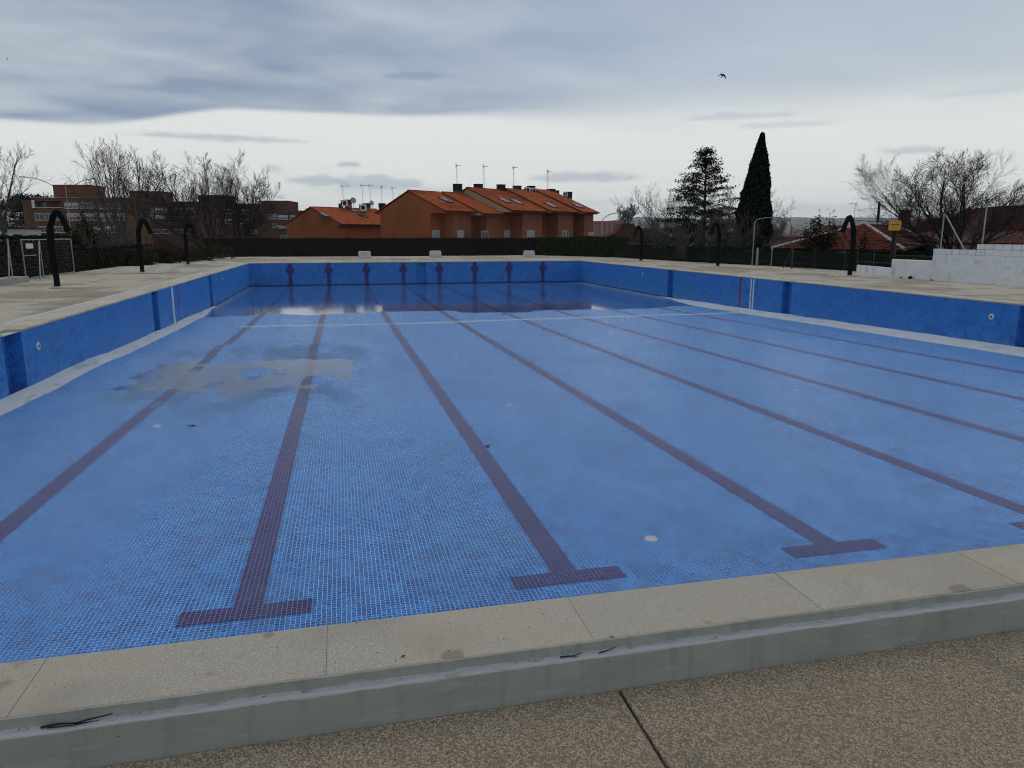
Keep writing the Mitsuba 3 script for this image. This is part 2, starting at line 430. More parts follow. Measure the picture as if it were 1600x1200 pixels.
class Frame:
    """A building's own axes: a along its front, n out of the front, z up; o is the front's first corner on the ground.
    s is the length of the building's own unit in metres, g the ground's height in its own units."""

    def __init__(self, o, a, s=1.0, g=None):
        self.o = np.array(o, float)
        a = np.array([a[0], a[1], 0.0])
        self.a = a / np.linalg.norm(a)
        self.n = np.array([self.a[1], -self.a[0], 0.0])
        self.s, self.g = s, self.o[2] if g is None else g

    def p(self, a, n, z):
        q = self.o + (self.a * a + self.n * n) * self.s
        return np.array([q[0], q[1], self.o[2] + self.s * (z - self.g)])

    def box(self, a0, a1, n0, n1, z0, z1):
        return hexa([self.p(a, n, z) for a in (a0, a1) for n in (n0, n1) for z in (z0, z1)])

    def prism(self, prof, a0, a1):
        """The profile, a list of (n, z), run from a0 to a1."""
        k = len(prof)
        v = [self.p(a0, n, z) for n, z in prof] + [self.p(a1, n, z) for n, z in prof]
        import shapely
        tri = shapely.constrained_delaunay_triangles(shapely.Polygon(prof))
        index = {tuple(np.round(q, 6)): i for i, q in enumerate(prof)}
        f = []
        for t in tri.geoms:
            ids = [index[tuple(np.round(q, 6))] for q in list(t.exterior.coords)[:3]]
            f += [ids, [i + k for i in ids[::-1]]]
        for i in range(k):
            j = (i + 1) % k
            f += [[i, j, j + k], [i, j + k, i + k]]
        m = trimesh.Trimesh(np.array(v), np.array(f), process=False)
        trimesh.repair.fix_normals(m)
        return m


def poly_sheet(poly, zf):
    """A flat or gently sloping sheet over a shapely polygon; zf gives its height."""
    import shapely
    v, f = [], []
    for t in shapely.constrained_delaunay_triangles(poly).geoms:
        c = list(t.exterior.coords)[:3]
        if (c[1][0] - c[0][0]) * (c[2][1] - c[0][1]) - (c[2][0] - c[0][0]) * (c[1][1] - c[0][1]) < 0:
            c = c[::-1]
        f.append([len(v), len(v) + 1, len(v) + 2])
        v += [(q[0], q[1], zf(q[0], q[1])) for q in c]
    return trimesh.Trimesh(np.array(v), np.array(f), process=False)


# ------------------------------------------------------------------ the pool
XL, XR, YN, YF = -5.92, 17.15, 3.05, 51.10
ZW = -1.5315                                   # water level
DECK = -0.22


PUD = (-2.3, 17.0, 2.75, 3.5)
PUD_Z = -0.957 - 0.0184 * 17.3


def floor_z(y, x=None):
    """The floor falls towards the deep end; it is a little uneven there, so that the water's edge wanders."""
    z = -0.957 - 0.0184 * y
    if x is None:
        return z
    x, y = np.broadcast_arrays(np.asarray(x, float), np.asarray(y, float))
    q = np.stack([x * 0.33, y * 0.33, 0 * x], -1)
    t = np.clip((y - 24) / 4, 0, 1)
    z = z + t * 0.085 * (meshkit.fbm(q, 4, 17) - 0.5)
    # the shallow basin by the left side that holds the puddle
    r = np.sqrt(((x - PUD[0]) / PUD[2]) ** 2 + ((y - PUD[1]) / PUD[3]) ** 2)
    w = np.clip((1.55 - r) / 0.48, 0, 1)
    w = w * w * (3 - 2 * w)
    dip = PUD_Z + np.clip(0.10 * (r - 0.70), -0.008, 0.05) + 0.085 * (meshkit.fbm(np.stack([x * 1.5, y * 0.9, 0 * x + 5], -1), 5, 23) - 0.5)
    return z + w * (dip - z)


NICHE = 0.28
nl = [(14.45, 15.26), (25.16, 25.92), (35.73, 36.44)]
nr = [(14.50, 15.29), (25.20, 25.79), (35.65, 36.36)]
nfar = (5.15, 5.82)
ring = [(XL, YN), (XR, YN)]
for y0, y1 in nr:
    ring += [(XR, y0), (XR + NICHE, y0), (XR + NICHE, y1), (XR, y1)]
ring += [(XR, YF), (nfar[1], YF), (nfar[1], YF + NICHE), (nfar[0], YF + NICHE), (nfar[0], YF), (XL, YF)]
for y0, y1 in nl[::-1]:
    ring += [(XL, y1), (XL - NICHE, y1), (XL - NICHE, y0), (XL, y0)]

v, f = [], []
for (ax_, ay_), (bx_, by_) in zip(ring, ring[1:] + ring[:1]):
    i = len(v)
    v += [(ax_, ay_, floor_z(ay_) - 0.05), (bx_, by_, floor_z(by_) - 0.05), (bx_, by_, -0.052), (ax_, ay_, -0.052)]
    f += [[i, i + 2, i + 1], [i, i + 3, i + 2]]
solo('pool_wall', trimesh.Trimesh(np.array(v), np.array(f), process=False), 'mosaic_blue',
     'blue mosaic side walls of the drained pool with ladder niches', kind='structure')

ys = np.r_[np.linspace(YN, 11.5, 20), np.linspace(11.7, 36, 190), np.linspace(36.4, YF + 0.4, 40)]
xs = np.r_[np.linspace(XL - 0.35, 2, 70), np.linspace(2.2, XR + 0.35, 75)]
gx_, gy_ = np.meshgrid(xs, ys)
v = np.c_[gx_.ravel(), gy_.ravel(), floor_z(gy_, gx_).ravel()]
i0 = (np.arange(len(ys) - 1)[:, None] * len(xs) + np.arange(len(xs) - 1)).ravel()
f = np.vstack([np.c_[i0, i0 + 1, i0 + 1 + len(xs)], np.c_[i0, i0 + 1 + len(xs), i0 + len(xs)]])
solo('pool_floor', trimesh.Trimesh(v, f, process=False), 'mosaic_blue',
     'sloping blue mosaic floor of the drained pool', kind='structure', smooth=True)


def strip(x0, x1, y0, y1, lift):
    """A thin strip that follows the floor."""
    yy = np.linspace(y0, y1, max(2, int((y1 - y0) / 0.15)))
    c = []
    for x, dz in ((x0, -0.004), (x0, lift), (x1, lift), (x1, -0.004)):
        c.append(np.stack([np.full(len(yy), x), yy, floor_z(yy, np.full(len(yy), x)) + dz], -1))
    v = np.stack(c, 1).reshape(-1, 3)
    f = []
    for k in range(len(yy) - 1):
        for j in range(3):
            a, b = 4 * k + j, 4 * k + j + 4
            f += [[a, a + 1, b + 1], [a, b + 1, b]]
    m = trimesh.Trimesh(v, np.array(f), process=False)
    if m.face_normals[2][2] < 0:
        m.invert()
    return [m]


for i, xc in enumerate(LANES):
    xl = GX + 69 * PITCH * i
    yb = GY + 6 * PITCH
    yfar_bar = YF - 2.1
    ms = strip(xl, xl + 6 * PITCH, yb, yfar_bar, 0.0035) + strip(xl - 10 * PITCH, xl + 16 * PITCH, GY, yb - 0.0001, 0.0035) \
        + strip(xl - 10 * PITCH, xl + 16 * PITCH, yfar_bar + 0.0001, yfar_bar + 6 * PITCH, 0.0035)
    part('pool_floor', 'lane_line', ms, 'mosaic_navy')
    part('pool_wall', 'lane_cross', [box(xc - 0.125, xc + 0.125, YF - 0.006, YF + 0.01, floor_z(YF), -0.06),
                                     box(xc - 0.265, xc - 0.126, YF - 0.006, YF + 0.01, -0.70, -0.34), box(xc + 0.126, xc + 0.265, YF - 0.006, YF + 0.01, -0.70, -0.34)], 'mosaic_navy')

# white and red marks half-way along the side walls
part('pool_wall', 'white_marker', box(XL - 0.01, XL + 0.006, 27.98, 28.22, -1.36, -0.06), 'mosaic_white')
part('pool_wall', 'white_marker', [box(XR - 0.006, XR + 0.01, 27.86, 27.95, -1.36, -0.06), box(XR - 0.006, XR + 0.01, 28.06, 28.15, -1.36, -0.06)], 'mosaic_white')
part('pool_wall', 'red_marker', box(XL - 0.01, XL + 0.006, 28.93, 29.02, -1.38, -0.06), 'mosaic_red')
part('pool_wall', 'red_marker', box(XR - 0.006, XR + 0.01, 28.9, 29.04, -1.38, -0.06), 'mosaic_red')


def bench(xw, w, name):
    """The white band along the foot of a side wall, a low sloping ledge."""
    s = 1 if w > 0 else -1
    v, f = [], []
    yy = np.linspace(YN, YF, 90)
    r = np.random.default_rng(3 if s > 0 else 4)
    for k, y in enumerate(yy):
        z0 = float(floor_z(y, xw + w))
        wob = 0.012 * r.standard_normal()
        v += [(xw - 0.01 * s, y, z0 + 0.118 + 0.006 * r.standard_normal()), (xw + (w + wob), y, z0 + 0.014), (xw + (w + wob) + 0.004 * s, y, z0 - 0.02), (xw - 0.01 * s, y, z0 - 0.02)]
    for k in range(len(yy) - 1):
        a, b = 4 * k, 4 * k + 4
        for j in range(2):
            q = [[a + j, a + j + 1, b + j + 1], [a + j, b + j + 1, b + j]]
            f += q if s < 0 else [t[::-1] for t in q]
    return trimesh.Trimesh(np.array(v), np.array(f), process=False)


part('pool_wall', 'white_ledge', bench(XL, 0.35, 'l'), 'white_paint', 'white painted ledge along the foot of the left pool wall')
part('pool_wall', 'white_ledge', bench(XR, -0.78, 'r'), 'white_paint', 'wide white painted ledge along the foot of the right pool wall')
part('pool_wall', 'step', box(XL - NICHE + 0.002, XL - NICHE + 0.06, 14.47, 14.92, -0.20, -0.115), 'white_plastic')


def inlet(c, nrm, r, name='inlet'):
    """A round white fitting: a domed rim and a dark slot ring round its plug."""
    prof = [(0.0, 0.014), (0.30, 0.014), (0.34, 0.004), (0.48, 0.004), (0.52, 0.018), (0.8, 0.016), (0.97, 0.008), (1.0, -0.004)]
    m = trimesh.creation.revolve(np.array([(a * r, b) for a, b in prof]), sections=20)
    m.apply_transform(trimesh.geometry.align_vectors([0, 0, 1], nrm))
    m.apply_translation(c)
    return m


for x, y in ((2.70, 5.84), (-2.87, 11.75), (2.75, 11.9), (8.32, 11.85), (13.96, 17.95), (2.71, 17.69), (8.2, 17.68), (8.25, 23.71)):
    k = part('pool_floor', 'inlet', inlet((x, y, float(floor_z(y, x)) + 0.002), (0, 0, 1), 0.062), 'white_plastic', smooth=40)
for x, y, nx in ((XL, 15.98, 1), (XL, 39.66, 1), (XR, 16.1, -1), (XR, 39.76, -1), (XL, 27.6 - 24, 1)):
    k = part('pool_wall', 'inlet', inlet((x, y, -0.43), (nx, 0, 0), 0.085), 'white_plastic', smooth=40)
    part(k, 'plug', inlet((x + 0.004 * nx, y, -0.43), (nx, 0, 0), 0.030), 'steel_dark', smooth=40)

# water: still, over the deep end; and a thin puddle
ww = np.array([(XL - 0.4, 27.0), (XR + 0.4, 27.0), (XR + 0.4, YF + 0.4), (XL - 0.4, YF + 0.4)])
solo('water', trimesh.Trimesh(np.c_[ww, np.full(4, ZW)], np.array([[0, 1, 2], [0, 2, 3]]), process=False), 'water_surface',
     'shallow still water left in the deep end', kind='structure')

import shapely
th = np.linspace(0, 2 * np.pi, 161)[:-1]
rad = 1.25 + 0 * th
pud = shapely.Polygon(np.c_[PUD[0] + PUD[2] * rad * np.cos(th), PUD[1] + PUD[3] * rad * np.sin(th)]).buffer(0).intersection(shapely.box(XL + 0.36, 3, 10, 24))
solo('puddle', poly_sheet(pud, lambda x, y: PUD_Z + 0.0015), 'puddle_surface', 'shallow puddle of rain water over grey silt on the pool floor', kind='structure')

# ------------------------------------------------------------------ coping stones and kerb
KO = 2.662                                      # outer face of the near kerb
rows = []
x = -0.13 - 1.12 * 7
while x < XR + 2:
    rows.append((x + 0.0016, x + 1.1184, KO + 0.010, YN + 0.022, 'y'))
    x += 1.12


def stone(x0, x1, y0, y1, side):
    """A stone slab with a rounded nose on the pool side."""
    z1, t, r = 0.0, 0.05, 0.016
    r8 = np.random.default_rng(int(abs(x0 * 131 + y0 * 517)) + 5)
    dz = r8.uniform(-0.0018, 0.0018)
    prof = [(0, -t), (0, z1 - 0.003), (0.003, z1)]
    w = (y1 - y0) if side in ('y', 'Y') else (x1 - x0)
    for a in np.linspace(90, -90, 7):
        prof.append((w - r + r * math.cos(math.radians(a)), z1 - t / 2 + (t / 2) * math.sin(math.radians(a))))
    prof = [(a, b + dz) for a, b in prof]
    k = len(prof)
    e = [(x0, x1), (x0, x1), (y0, y1), (y0, y1)][['y', 'Y', 'r', 'l'].index(side)]
    v = []
    for q in e:
        for a, b in prof:
            if side == 'y': v.append((q, y0 + a, b))
            elif side == 'Y': v.append((q, y1 - a, b))
            elif side == 'r': v.append((x0 + a, q, b))      # nose towards +x (left side of the pool)
            else: v.append((x1 - a, q, b))
    f = []
    for i in range(k):
        j = (i + 1) % k
        f += [[i, j, j + k], [i, j + k, i + k]]
    for i in range(1, k - 1):
        f += [[0, i, i + 1], [k, k + i + 1, k + i]]
    m = trimesh.Trimesh(np.array(v), np.array(f), process=False)
    trimesh.repair.fix_normals(m)
    return m


WL, WR_, WF = 0.72, 0.50, 0.46


def breaks(a, b, cuts):
    out = [a]
    while out[-1] < b - 0.3:
        out.append(min(b, out[-1] + 1.12))
    out = [q for q in out if all(abs(q - c) > 0.25 for c in cuts)] + [c for c in cuts if a < c < b]
    return sorted(set(out + [a, b]))


for niches, side in ((nl, 'r'), (nr, 'l')):
    cuts = [c for n in niches for c in n]
    bb = breaks(YN + 0.022, YF - 0.022, cuts)
    for a, b in zip(bb[:-1], bb[1:]):
        deep = any(abs(a - n0) < 0.01 for n0, n1 in niches)
        if side == 'r':
            x1 = XL + 0.022 - (NICHE if deep else 0)
            rows.append((XL - WL + 0.01, x1, a + 0.003, b - 0.003, 'r'))
        else:
            x0 = XR - 0.022 + (NICHE if deep else 0)
            rows.append((x0, XR + WR_ - 0.01, a + 0.003, b - 0.003, 'l'))
bb = breaks(XL - WL + 0.01, XR + WR_ - 0.01, list(nfar))
for a, b in zip(bb[:-1], bb[1:]):
    deep = abs(a - nfar[0]) < 0.01
    rows.append((a + 0.003, b - 0.003, YF - 0.022 + (NICHE if deep else 0), YF + WF - 0.01, 'Y'))

# the kerb that carries the stones: a short upper face, a worn ledge, a taller lower face
def kerb_run(p0, p1, out_n, back):
    """Profile along the line p0-p1; out_n points away from the pool."""
    p0, p1, nn = np.array(p0, float), np.array(p1, float), np.array(out_n, float)
    L = np.linalg.norm(p1 - p0)
    k = max(2, int(L / 0.045) if L < 45 else int(L / 0.25))
    r = np.random.default_rng(11)
    s = np.linspace(0, 1, k)
    w1 = meshkit.fbm(np.stack([s * L * 3.5, 0 * s, 0 * s], -1), 5, 3) - 0.5
    w2 = meshkit.fbm(np.stack([s * L * 5.5, 0 * s + 8, 0 * s], -1), 5, 4) - 0.5
    w3 = meshkit.fbm(np.stack([s * L * 1.5, 0 * s + 4, 0 * s], -1), 4, 5) - 0.5
    prof = [(-back, -0.0515, 0 * w1, 0 * w1), (-0.012, -0.0515, 0 * w1, 0 * w1), (-0.012, -0.004, 0.004 * w2, 0 * w1), (-0.001, -0.005, 0.006 * w2, 0.004 * w1),
            (0.0, -0.046, 0.006 * w2, 0.010 * w1), (0.004, -0.049, 0.006 * w1, 0.008 * w1), (0.034, -0.052, 0.014 * w2, 0.008 * w1),
            (0.039, -0.060, 0.012 * w2, 0.010 * w2), (0.040, -0.13, 0.006 * w3, 0 * w1), (0.042, -0.26, 0.006 * w3, 0 * w1)]
    ring_ = []
    for o, z, do, dz in prof:
        pos = p0[None] + (p1 - p0)[None] * s[:, None] + nn[None] * (o + do)[:, None]
        ring_.append(np.c_[pos, z + dz])
    v = np.stack(ring_, 1).reshape(-1, 3)
    m = len(prof)
    f = []
    for i in range(k - 1):
        for j in range(m - 1):
            a, b = i * m + j, i * m + j + m
            f += [[a, a + 1, b + 1], [a, b + 1, b]]
    mesh = trimesh.Trimesh(v, np.array(f), process=False)
    mid = mesh.face_normals[2 * (m - 2)]
    if mid[:2] @ nn < 0:
        mesh.invert()
    return mesh


solo('pool_kerb', [kerb_run((XL - WL - 3, KO), (XR + WR_ + 3, KO), (0, -1), 0.36), kerb_run((XL - WL, KO), (XL - WL, YF + WF), (-1, 0), 0.7),
                   kerb_run((XR + WR_, KO), (XR + WR_, YF + WF), (1, 0), 0.48), kerb_run((XL - WL, YF + WF), (XR + WR_, YF + WF), (0, 1), 0.44)],
     'kerb_paint', 'grey painted kerb with a worn ledge under the coping', kind='structure', smooth=35)
solo('pool_coping', [box(XL - 3.7, XR + 3.4, KO + 0.016, YN - 0.004, -0.30, -0.0045), box(XL - WL + 0.012, XL - NICHE - 0.02, YN, YF, -0.30, -0.056),
                     box(XR + NICHE + 0.02, XR + WR_ - 0.012, YN, YF, -0.30, -0.056), box(XL - WL + 0.012, XR + WR_ - 0.012, YF + NICHE + 0.02, YF + WF - 0.012, -0.30, -0.056)],
     'pale_concrete', 'beige stone coping round the rim of the pool', kind='structure')
for r_ in rows:
    part('pool_coping', 'stone', stone(*r_), 'coping_stone', smooth=35)

part('pool_coping', 'edge_line', box(XL - WL + 0.004, XL - WL + 0.075, KO + 0.4, YF + WF - 0.02, -0.01, 0.0045), 'white_paint', 'white painted line along the outer edge of the left coping')

# ------------------------------------------------------------------ deck and ground
solo('deck', box(-14.4, 30.0, -6.0, KO - 0.03, -0.62, -0.245), 'mortar_dark', 'washed aggregate concrete deck round the pool', kind='structure')


def slab(x0, x1, y0, y1):
    g, c = 0.006, 0.006
    v = []
    r = np.random.default_rng(int(abs(x0 * 77 + y0 * 991)) + 3)
    dz = r.uniform(-0.003, 0.003) if y1 < KO else r.uniform(-0.0015, 0.0015)
    for (x, y, z) in [(x0 + g, y0 + g, -0.30), (x1 - g, y0 + g, -0.30), (x1 - g, y1 - g, -0.30), (x0 + g, y1 - g, -0.30),
                      (x0 + g, y0 + g, DECK - c), (x1 - g, y0 + g, DECK - c), (x1 - g, y1 - g, DECK - c), (x0 + g, y1 - g, DECK - c),
                      (x0 + g + c, y0 + g + c, DECK), (x1 - g - c, y0 + g + c, DECK), (x1 - g - c, y1 - g - c, DECK), (x0 + g + c, y1 - g - c, DECK)]:
        v.append((x, y, z + (dz if z > -0.29 else 0)))
    f = []
    for b in (0, 4):
        for k in range(4):
            j = (k + 1) % 4
            f += [[b + k, b + j, b + 4 + j], [b + k, b + 4 + j, b + 4 + k]]
    f += [[8, 9, 10], [8, 10, 11]]
    return trimesh.Trimesh(np.array(v), np.array(f), process=False)


xs_ = [1.09 + 3.36 * k for k in range(-5, 9)]
for a, b in zip(xs_[:-1], xs_[1:]):
    for y0, y1 in ((-3.5, -0.4), (-0.4, KO - 0.034)):
        part('deck', 'slab', slab(a, b, y0, y1), 'deck_concrete')
LW = XL - WL - 0.04
RW = XR + WR_ + 0.04
for y0 in np.arange(KO - 0.034, 74, 3.36):
    for a, b in ((LW - 3.6, LW), (LW - 7.6, LW - 3.6)):
        part('deck', 'slab', slab(a, b, y0, y0 + 3.36), 'deck_concrete')
    for a, b in ((RW, RW + 3.6), (RW + 3.6, RW + 7.2), (RW + 7.2, RW + 10.8)):
        part('deck', 'slab', slab(a, b, y0, y0 + 3.36), 'deck_concrete')
for y0 in np.arange(YF + WF + 0.04, 74.5, 3.84):
    for a, b in zip(np.linspace(LW, RW, 8)[:-1], np.linspace(LW, RW, 8)[1:]):
        part('deck', 'slab', slab(a, b, y0, y0 + 3.84), 'deck_concrete')
part('deck', 'base', [box(LW - 7.6, LW - 0.01, KO - 0.03, 76.3, -0.62, -0.245), box(RW + 0.01, RW + 10.8, KO - 0.03, 76.3, -0.62, -0.245), box(LW, RW, YF + WF + 0.05, 78.4, -0.62, -0.245)], 'mortar_dark')

GZ = -2.6
hole = shapely.box(-14.6, -6.2, 28.7, 78.6)
land = shapely.box(-5000, -5000, 5000, 5000).difference(hole)
solo('ground', poly_sheet(land, lambda x, y: GZ), 'soil', 'grassy ground falling away beyond the pool terrace', kind='structure')
solo('terrace_bank', [box(-15.6, -14.5, -6, 79, GZ - 0.2, -0.33), box(28.65, 31.5, -6, 79, GZ - 0.2, -0.33), box(-15, 31, 78.3, 80, GZ - 0.2, -0.33)], 'soil', 'earth bank that carries the pool terrace', kind='structure')

# ------------------------------------------------------------------ leaves and branches
def leaf_mesh(c, size, seed, col0, col1, up=0.0, long=1.0):
    """Small leaf faces at the points c, turned at random, each with its own shade of colour."""
    r = np.random.default_rng(seed)
    n = len(c)
    nn = r.standard_normal((n, 3))
    nn[:, 2] += up
    nn /= np.linalg.norm(nn, axis=1, keepdims=True)
    t = np.cross(nn, r.standard_normal((n, 3)))
    t /= np.linalg.norm(t, axis=1, keepdims=True) + 1e-9
    b = np.cross(nn, t)
    s = size * r.uniform(0.6, 1.35, (n, 1))
    tip, base, l_, r_ = c + t * s * long, c - t * s * long, c + b * s * 0.45 + nn * s * 0.12, c - b * s * 0.45 + nn * s * 0.12
    v = np.stack([base, r_, tip, l_], 1).reshape(-1, 3)
    f = (np.array([[0, 1, 2], [0, 2, 3]])[None] + 4 * np.arange(n)[:, None, None]).reshape(-1, 3)
    k = r.random((n, 1))
    col = np.asarray(col0) * (1 - k) + np.asarray(col1) * k
    return trimesh.Trimesh(v, f, process=False), np.repeat(col, 4, 0)


def leaves(parent, name, c, size, seed, col0, col1, **kw):
    m, col = leaf_mesh(np.asarray(c, float), size, seed, col0, col1, **{k: x for k, x in kw.items() if k in ('up', 'long')})
    return part(parent, name, m, 'leaf', color=col, label=kw.get('label'))


def segments_mesh(seg, n=4):
    """Many tapered branch pieces, (p0, p1, r0, r1) each, as one mesh."""
    P0, P1 = np.array([s[0] for s in seg]), np.array([s[1] for s in seg])
    R0, R1 = np.array([s[2] for s in seg])[:, None], np.array([s[3] for s in seg])[:, None]
    d = P1 - P0
    d /= np.linalg.norm(d, axis=1, keepdims=True) + 1e-12
    ref = np.where(np.abs(d[:, 2:3]) < 0.9, np.array([[0, 0, 1.0]]), np.array([[1.0, 0, 0]]))
    s = np.cross(d, ref)
    s /= np.linalg.norm(s, axis=1, keepdims=True)
    b = np.cross(d, s)
    ring_ = []
    for P, R in ((P0, R0), (P1, R1)):
        for k in range(n):
            a = 2 * np.pi * k / n
            ring_.append(P + R * (math.cos(a) * s + math.sin(a) * b))
    v = np.stack(ring_, 1).reshape(-1, 3)
    base = np.array([t for k in range(n) for t in ([k, (k + 1) % n, n + (k + 1) % n], [k, n + (k + 1) % n, n + k])])
    f = (base[None] + 2 * n * np.arange(len(seg))[:, None, None]).reshape(-1, 3)
    return trimesh.Trimesh(v, f, process=False)


def grow(seed, base, stems, sides=(9, 7, 4), spread=0.75, up=0.3, shrink=0.55, wiggle=0.10, curve=0.0):
    """Pieces of a leafless tree: (level, p0, p1, r0, r1). Each stem bears side branches along it, these bear twigs, these bear finer twigs."""
    r = random.Random(seed)
    out = []

    def nrm(v):
        L = math.sqrt(v[0] ** 2 + v[1] ** 2 + v[2] ** 2)
        return (v[0] / L, v[1] / L, v[2] / L)

    def branch(p, d, L, rad, lev):
        steps = (9, 6, 4, 2)[min(lev, 3)]
        path, dirs, rads = [p], [d], [rad]
        for i in range(steps):
            k = wiggle * (1.0 if lev else 0.6)
            d = nrm((d[0] + r.gauss(0, k), d[1] + r.gauss(0, k), d[2] + r.gauss(0, k) + up * (0.30 if lev else 0.10)))
            q = path[-1]
            q2 = (q[0] + d[0] * L / steps, q[1] + d[1] * L / steps, q[2] + d[2] * L / steps)
            r2 = rad * (1 - 0.86 * (i + 1) / steps)
            out.append((lev, q, q2, rads[-1], r2))
            path.append(q2); dirs.append(d); rads.append(r2)
        if lev >= len(sides):
            return
        n = sides[lev]
        for j in range(n):
            t = (0.16 if lev else 0.12) + 0.84 * (j + r.random()) / n
            i = min(steps - 1, int(t * steps))
            u = t * steps - i
            q = tuple(path[i][c] + (path[i + 1][c] - path[i][c]) * u for c in range(3))
            dd = dirs[i + 1]
            a = r.uniform(0, 2 * math.pi)
            side = nrm(np.cross(dd, (math.cos(a), math.sin(a), 0.25)))
            k = spread * r.uniform(0.6, 1.2)
            nd = nrm((dd[0] + k * side[0], dd[1] + k * side[1], dd[2] + k * side[2]))
            ll = L * shrink * (1.15 - 0.62 * t) * r.uniform(0.65, 1.2)
            branch(q, nd, ll, max(0.02, rads[i] * r.uniform(0.38, 0.60)), lev + 1)
    for d, k in stems:
        branch(tuple(base), nrm(d), k, 0.6 + 0.4 * k, 0)
    return out


def bare_tree(label, seed, base, top, stems, r0, bark='bark_dark', group=None, name='bare_tree', trunk_h=0.0, width=1.0, **kw):
    """A leafless tree scaled to reach the height top."""
    t = thing(name, label, 'tree', group)
    start = (base[0], base[1], base[2] + trunk_h)
    seg = grow(seed, start, stems, **{k: x for k, x in kw.items() if k != 'rmin'})
    zz = max(s[2][2] for s in seg) - start[2]
    k = (top - start[2]) / zz
    rs = r0
    fix = lambda q: (start[0] + (q[0] - start[0]) * k * width, start[1] + (q[1] - start[1]) * k * width, start[2] + (q[2] - start[2]) * k)
    rmin = kw.get('rmin', 0.008)
    pieces = [(lev, fix(a), fix(b), max(rmin, ra * rs), max(rmin, rb * rs)) for lev, a, b, ra, rb in seg]
    tr = [s[1:] for s in pieces if s[0] == 0]
    if trunk_h > 0:
        tr.append(((base[0], base[1], base[2] - 0.3), start, r0 * 1.35, r0 * 1.02))
    part(t, 'trunk', segments_mesh(tr, 7), bark, smooth=50)
    part(t, 'branches', segments_mesh([s[1:] for s in pieces if s[0] > 0], 3), bark)
    return t


def in_box(n, seed, x0, x1, y0, y1, z0, z1):
    r = np.random.default_rng(seed)
    return np.c_[r.uniform(x0, x1, n), r.uniform(y0, y1, n), r.uniform(z0, z1, n)]


DARK0, DARK1 = (0.007, 0.012, 0.006), (0.024, 0.034, 0.014)


def hedge(name, label, path, width, h0, h1, n, seed, c0=DARK0, c1=DARK1, size=0.05, cat='hedge', lump=0.25):
    """A clipped hedge along a path of (x, y): leaf faces thick at its skin, round a solid filler core."""
    t = thing(name, label, cat)
    r = np.random.default_rng(seed)
    P = np.array(path, float)
    seg = np.linalg.norm(np.diff(P, axis=0), axis=1)
    cum = np.r_[0, np.cumsum(seg)]
    s = r.uniform(0, cum[-1], n)
    i = np.clip(np.searchsorted(cum, s) - 1, 0, len(seg) - 1)
    d = np.diff(P, axis=0) / seg[:, None]
    c = P[i] + d[i] * (s - cum[i])[:, None]
    nrm = np.c_[-d[i][:, 1], d[i][:, 0]]
    u = r.uniform(-1, 1, n)
    w = r.random(n) ** 0.6
    skin = r.random(n)
    top = h1 + lump * (meshkit.fbm(np.c_[s * 0.55, s * 0, s * 0 + seed], 4, seed) - 0.5) * 2
    side = np.where(skin < 0.25, u, np.sign(u) * (0.78 + 0.25 * w))
    z = np.where(skin < 0.25, top - 0.12 * r.random(n) + 0.10 * r.random(n) ** 3, h0 + (top - h0) * r.random(n))
    wob = 0.22 * (meshkit.fbm(np.c_[s * 0.9, z * 1.3, np.sign(side) * 3], 3, seed + 2) - 0.5)
    q = c + nrm * (side * width * 0.5 + np.sign(side) * wob)[:, None]
    leaves(t, 'foliage', np.c_[q, z], size, seed, c0, c1)
    core = []
    for a, b in zip(P[:-1], P[1:]):
        e = (b - a) / np.linalg.norm(b - a)
        m = np.array([-e[1], e[0]]) * width * 0.36
        core.append(hexa([(*(a - m), h0), (*(a - m * 0.9), h1 - 0.22), (*(a + m), h0), (*(a + m * 0.9), h1 - 0.22), (*(b - m), h0), (*(b - m * 0.9), h1 - 0.22), (*(b + m), h0), (*(b + m * 0.9), h1 - 0.22)]))
    part(t, 'stems', core, 'hedge_core')  # solid filler block for the dark hollow inside, stops see-through
    return t


def shrub(name, label, c, rx, ry, rz, n, seed, size, c0, c1, cat='shrub', group=None, stems=True, rough=0.5, lift=0.0):
    """A loose bush: clumps of leaves over a rounded, uneven outline, on a few stems."""
    t = thing(name, label, cat, group)
    r = np.random.default_rng(seed)
    k = max(12, n // 90)
    d = r.standard_normal((k, 3))
    d[:, 2] = np.abs(d[:, 2]) * 0.9 + 0.02
    d /= np.linalg.norm(d, axis=1, keepdims=True)
    rad = (0.55 + 0.5 * r.random(k) ** 0.7)[:, None] * (1 + rough * (r.random((k, 1)) - 0.5))
    cc = d * rad
    pick = r.integers(0, k, n)
    p = cc[pick] + r.standard_normal((n, 3)) * 0.105
    p[:, 2] = np.maximum(p[:, 2], -0.02)
    p = np.array(c) + np.array([0, 0, lift]) + p * np.array([rx, ry, rz])
    leaves(t, 'foliage', p, size, seed, c0, c1)
    if stems:
        seg = []
        for q in cc[: min(26, k)]:
            e = np.array(c) + np.array([0, 0, lift]) + q * np.array([rx, ry, rz]) * 0.92
            mid = np.array(c) + (e - np.array(c)) * 0.5 + r.standard_normal(3) * 0.05
            seg += [(tuple(c), tuple(mid), 0.035, 0.02), (tuple(mid), tuple(e), 0.02, 0.007)]
        part(t, 'stems', segments_mesh(seg, 4), 'bark_dark')
    return t


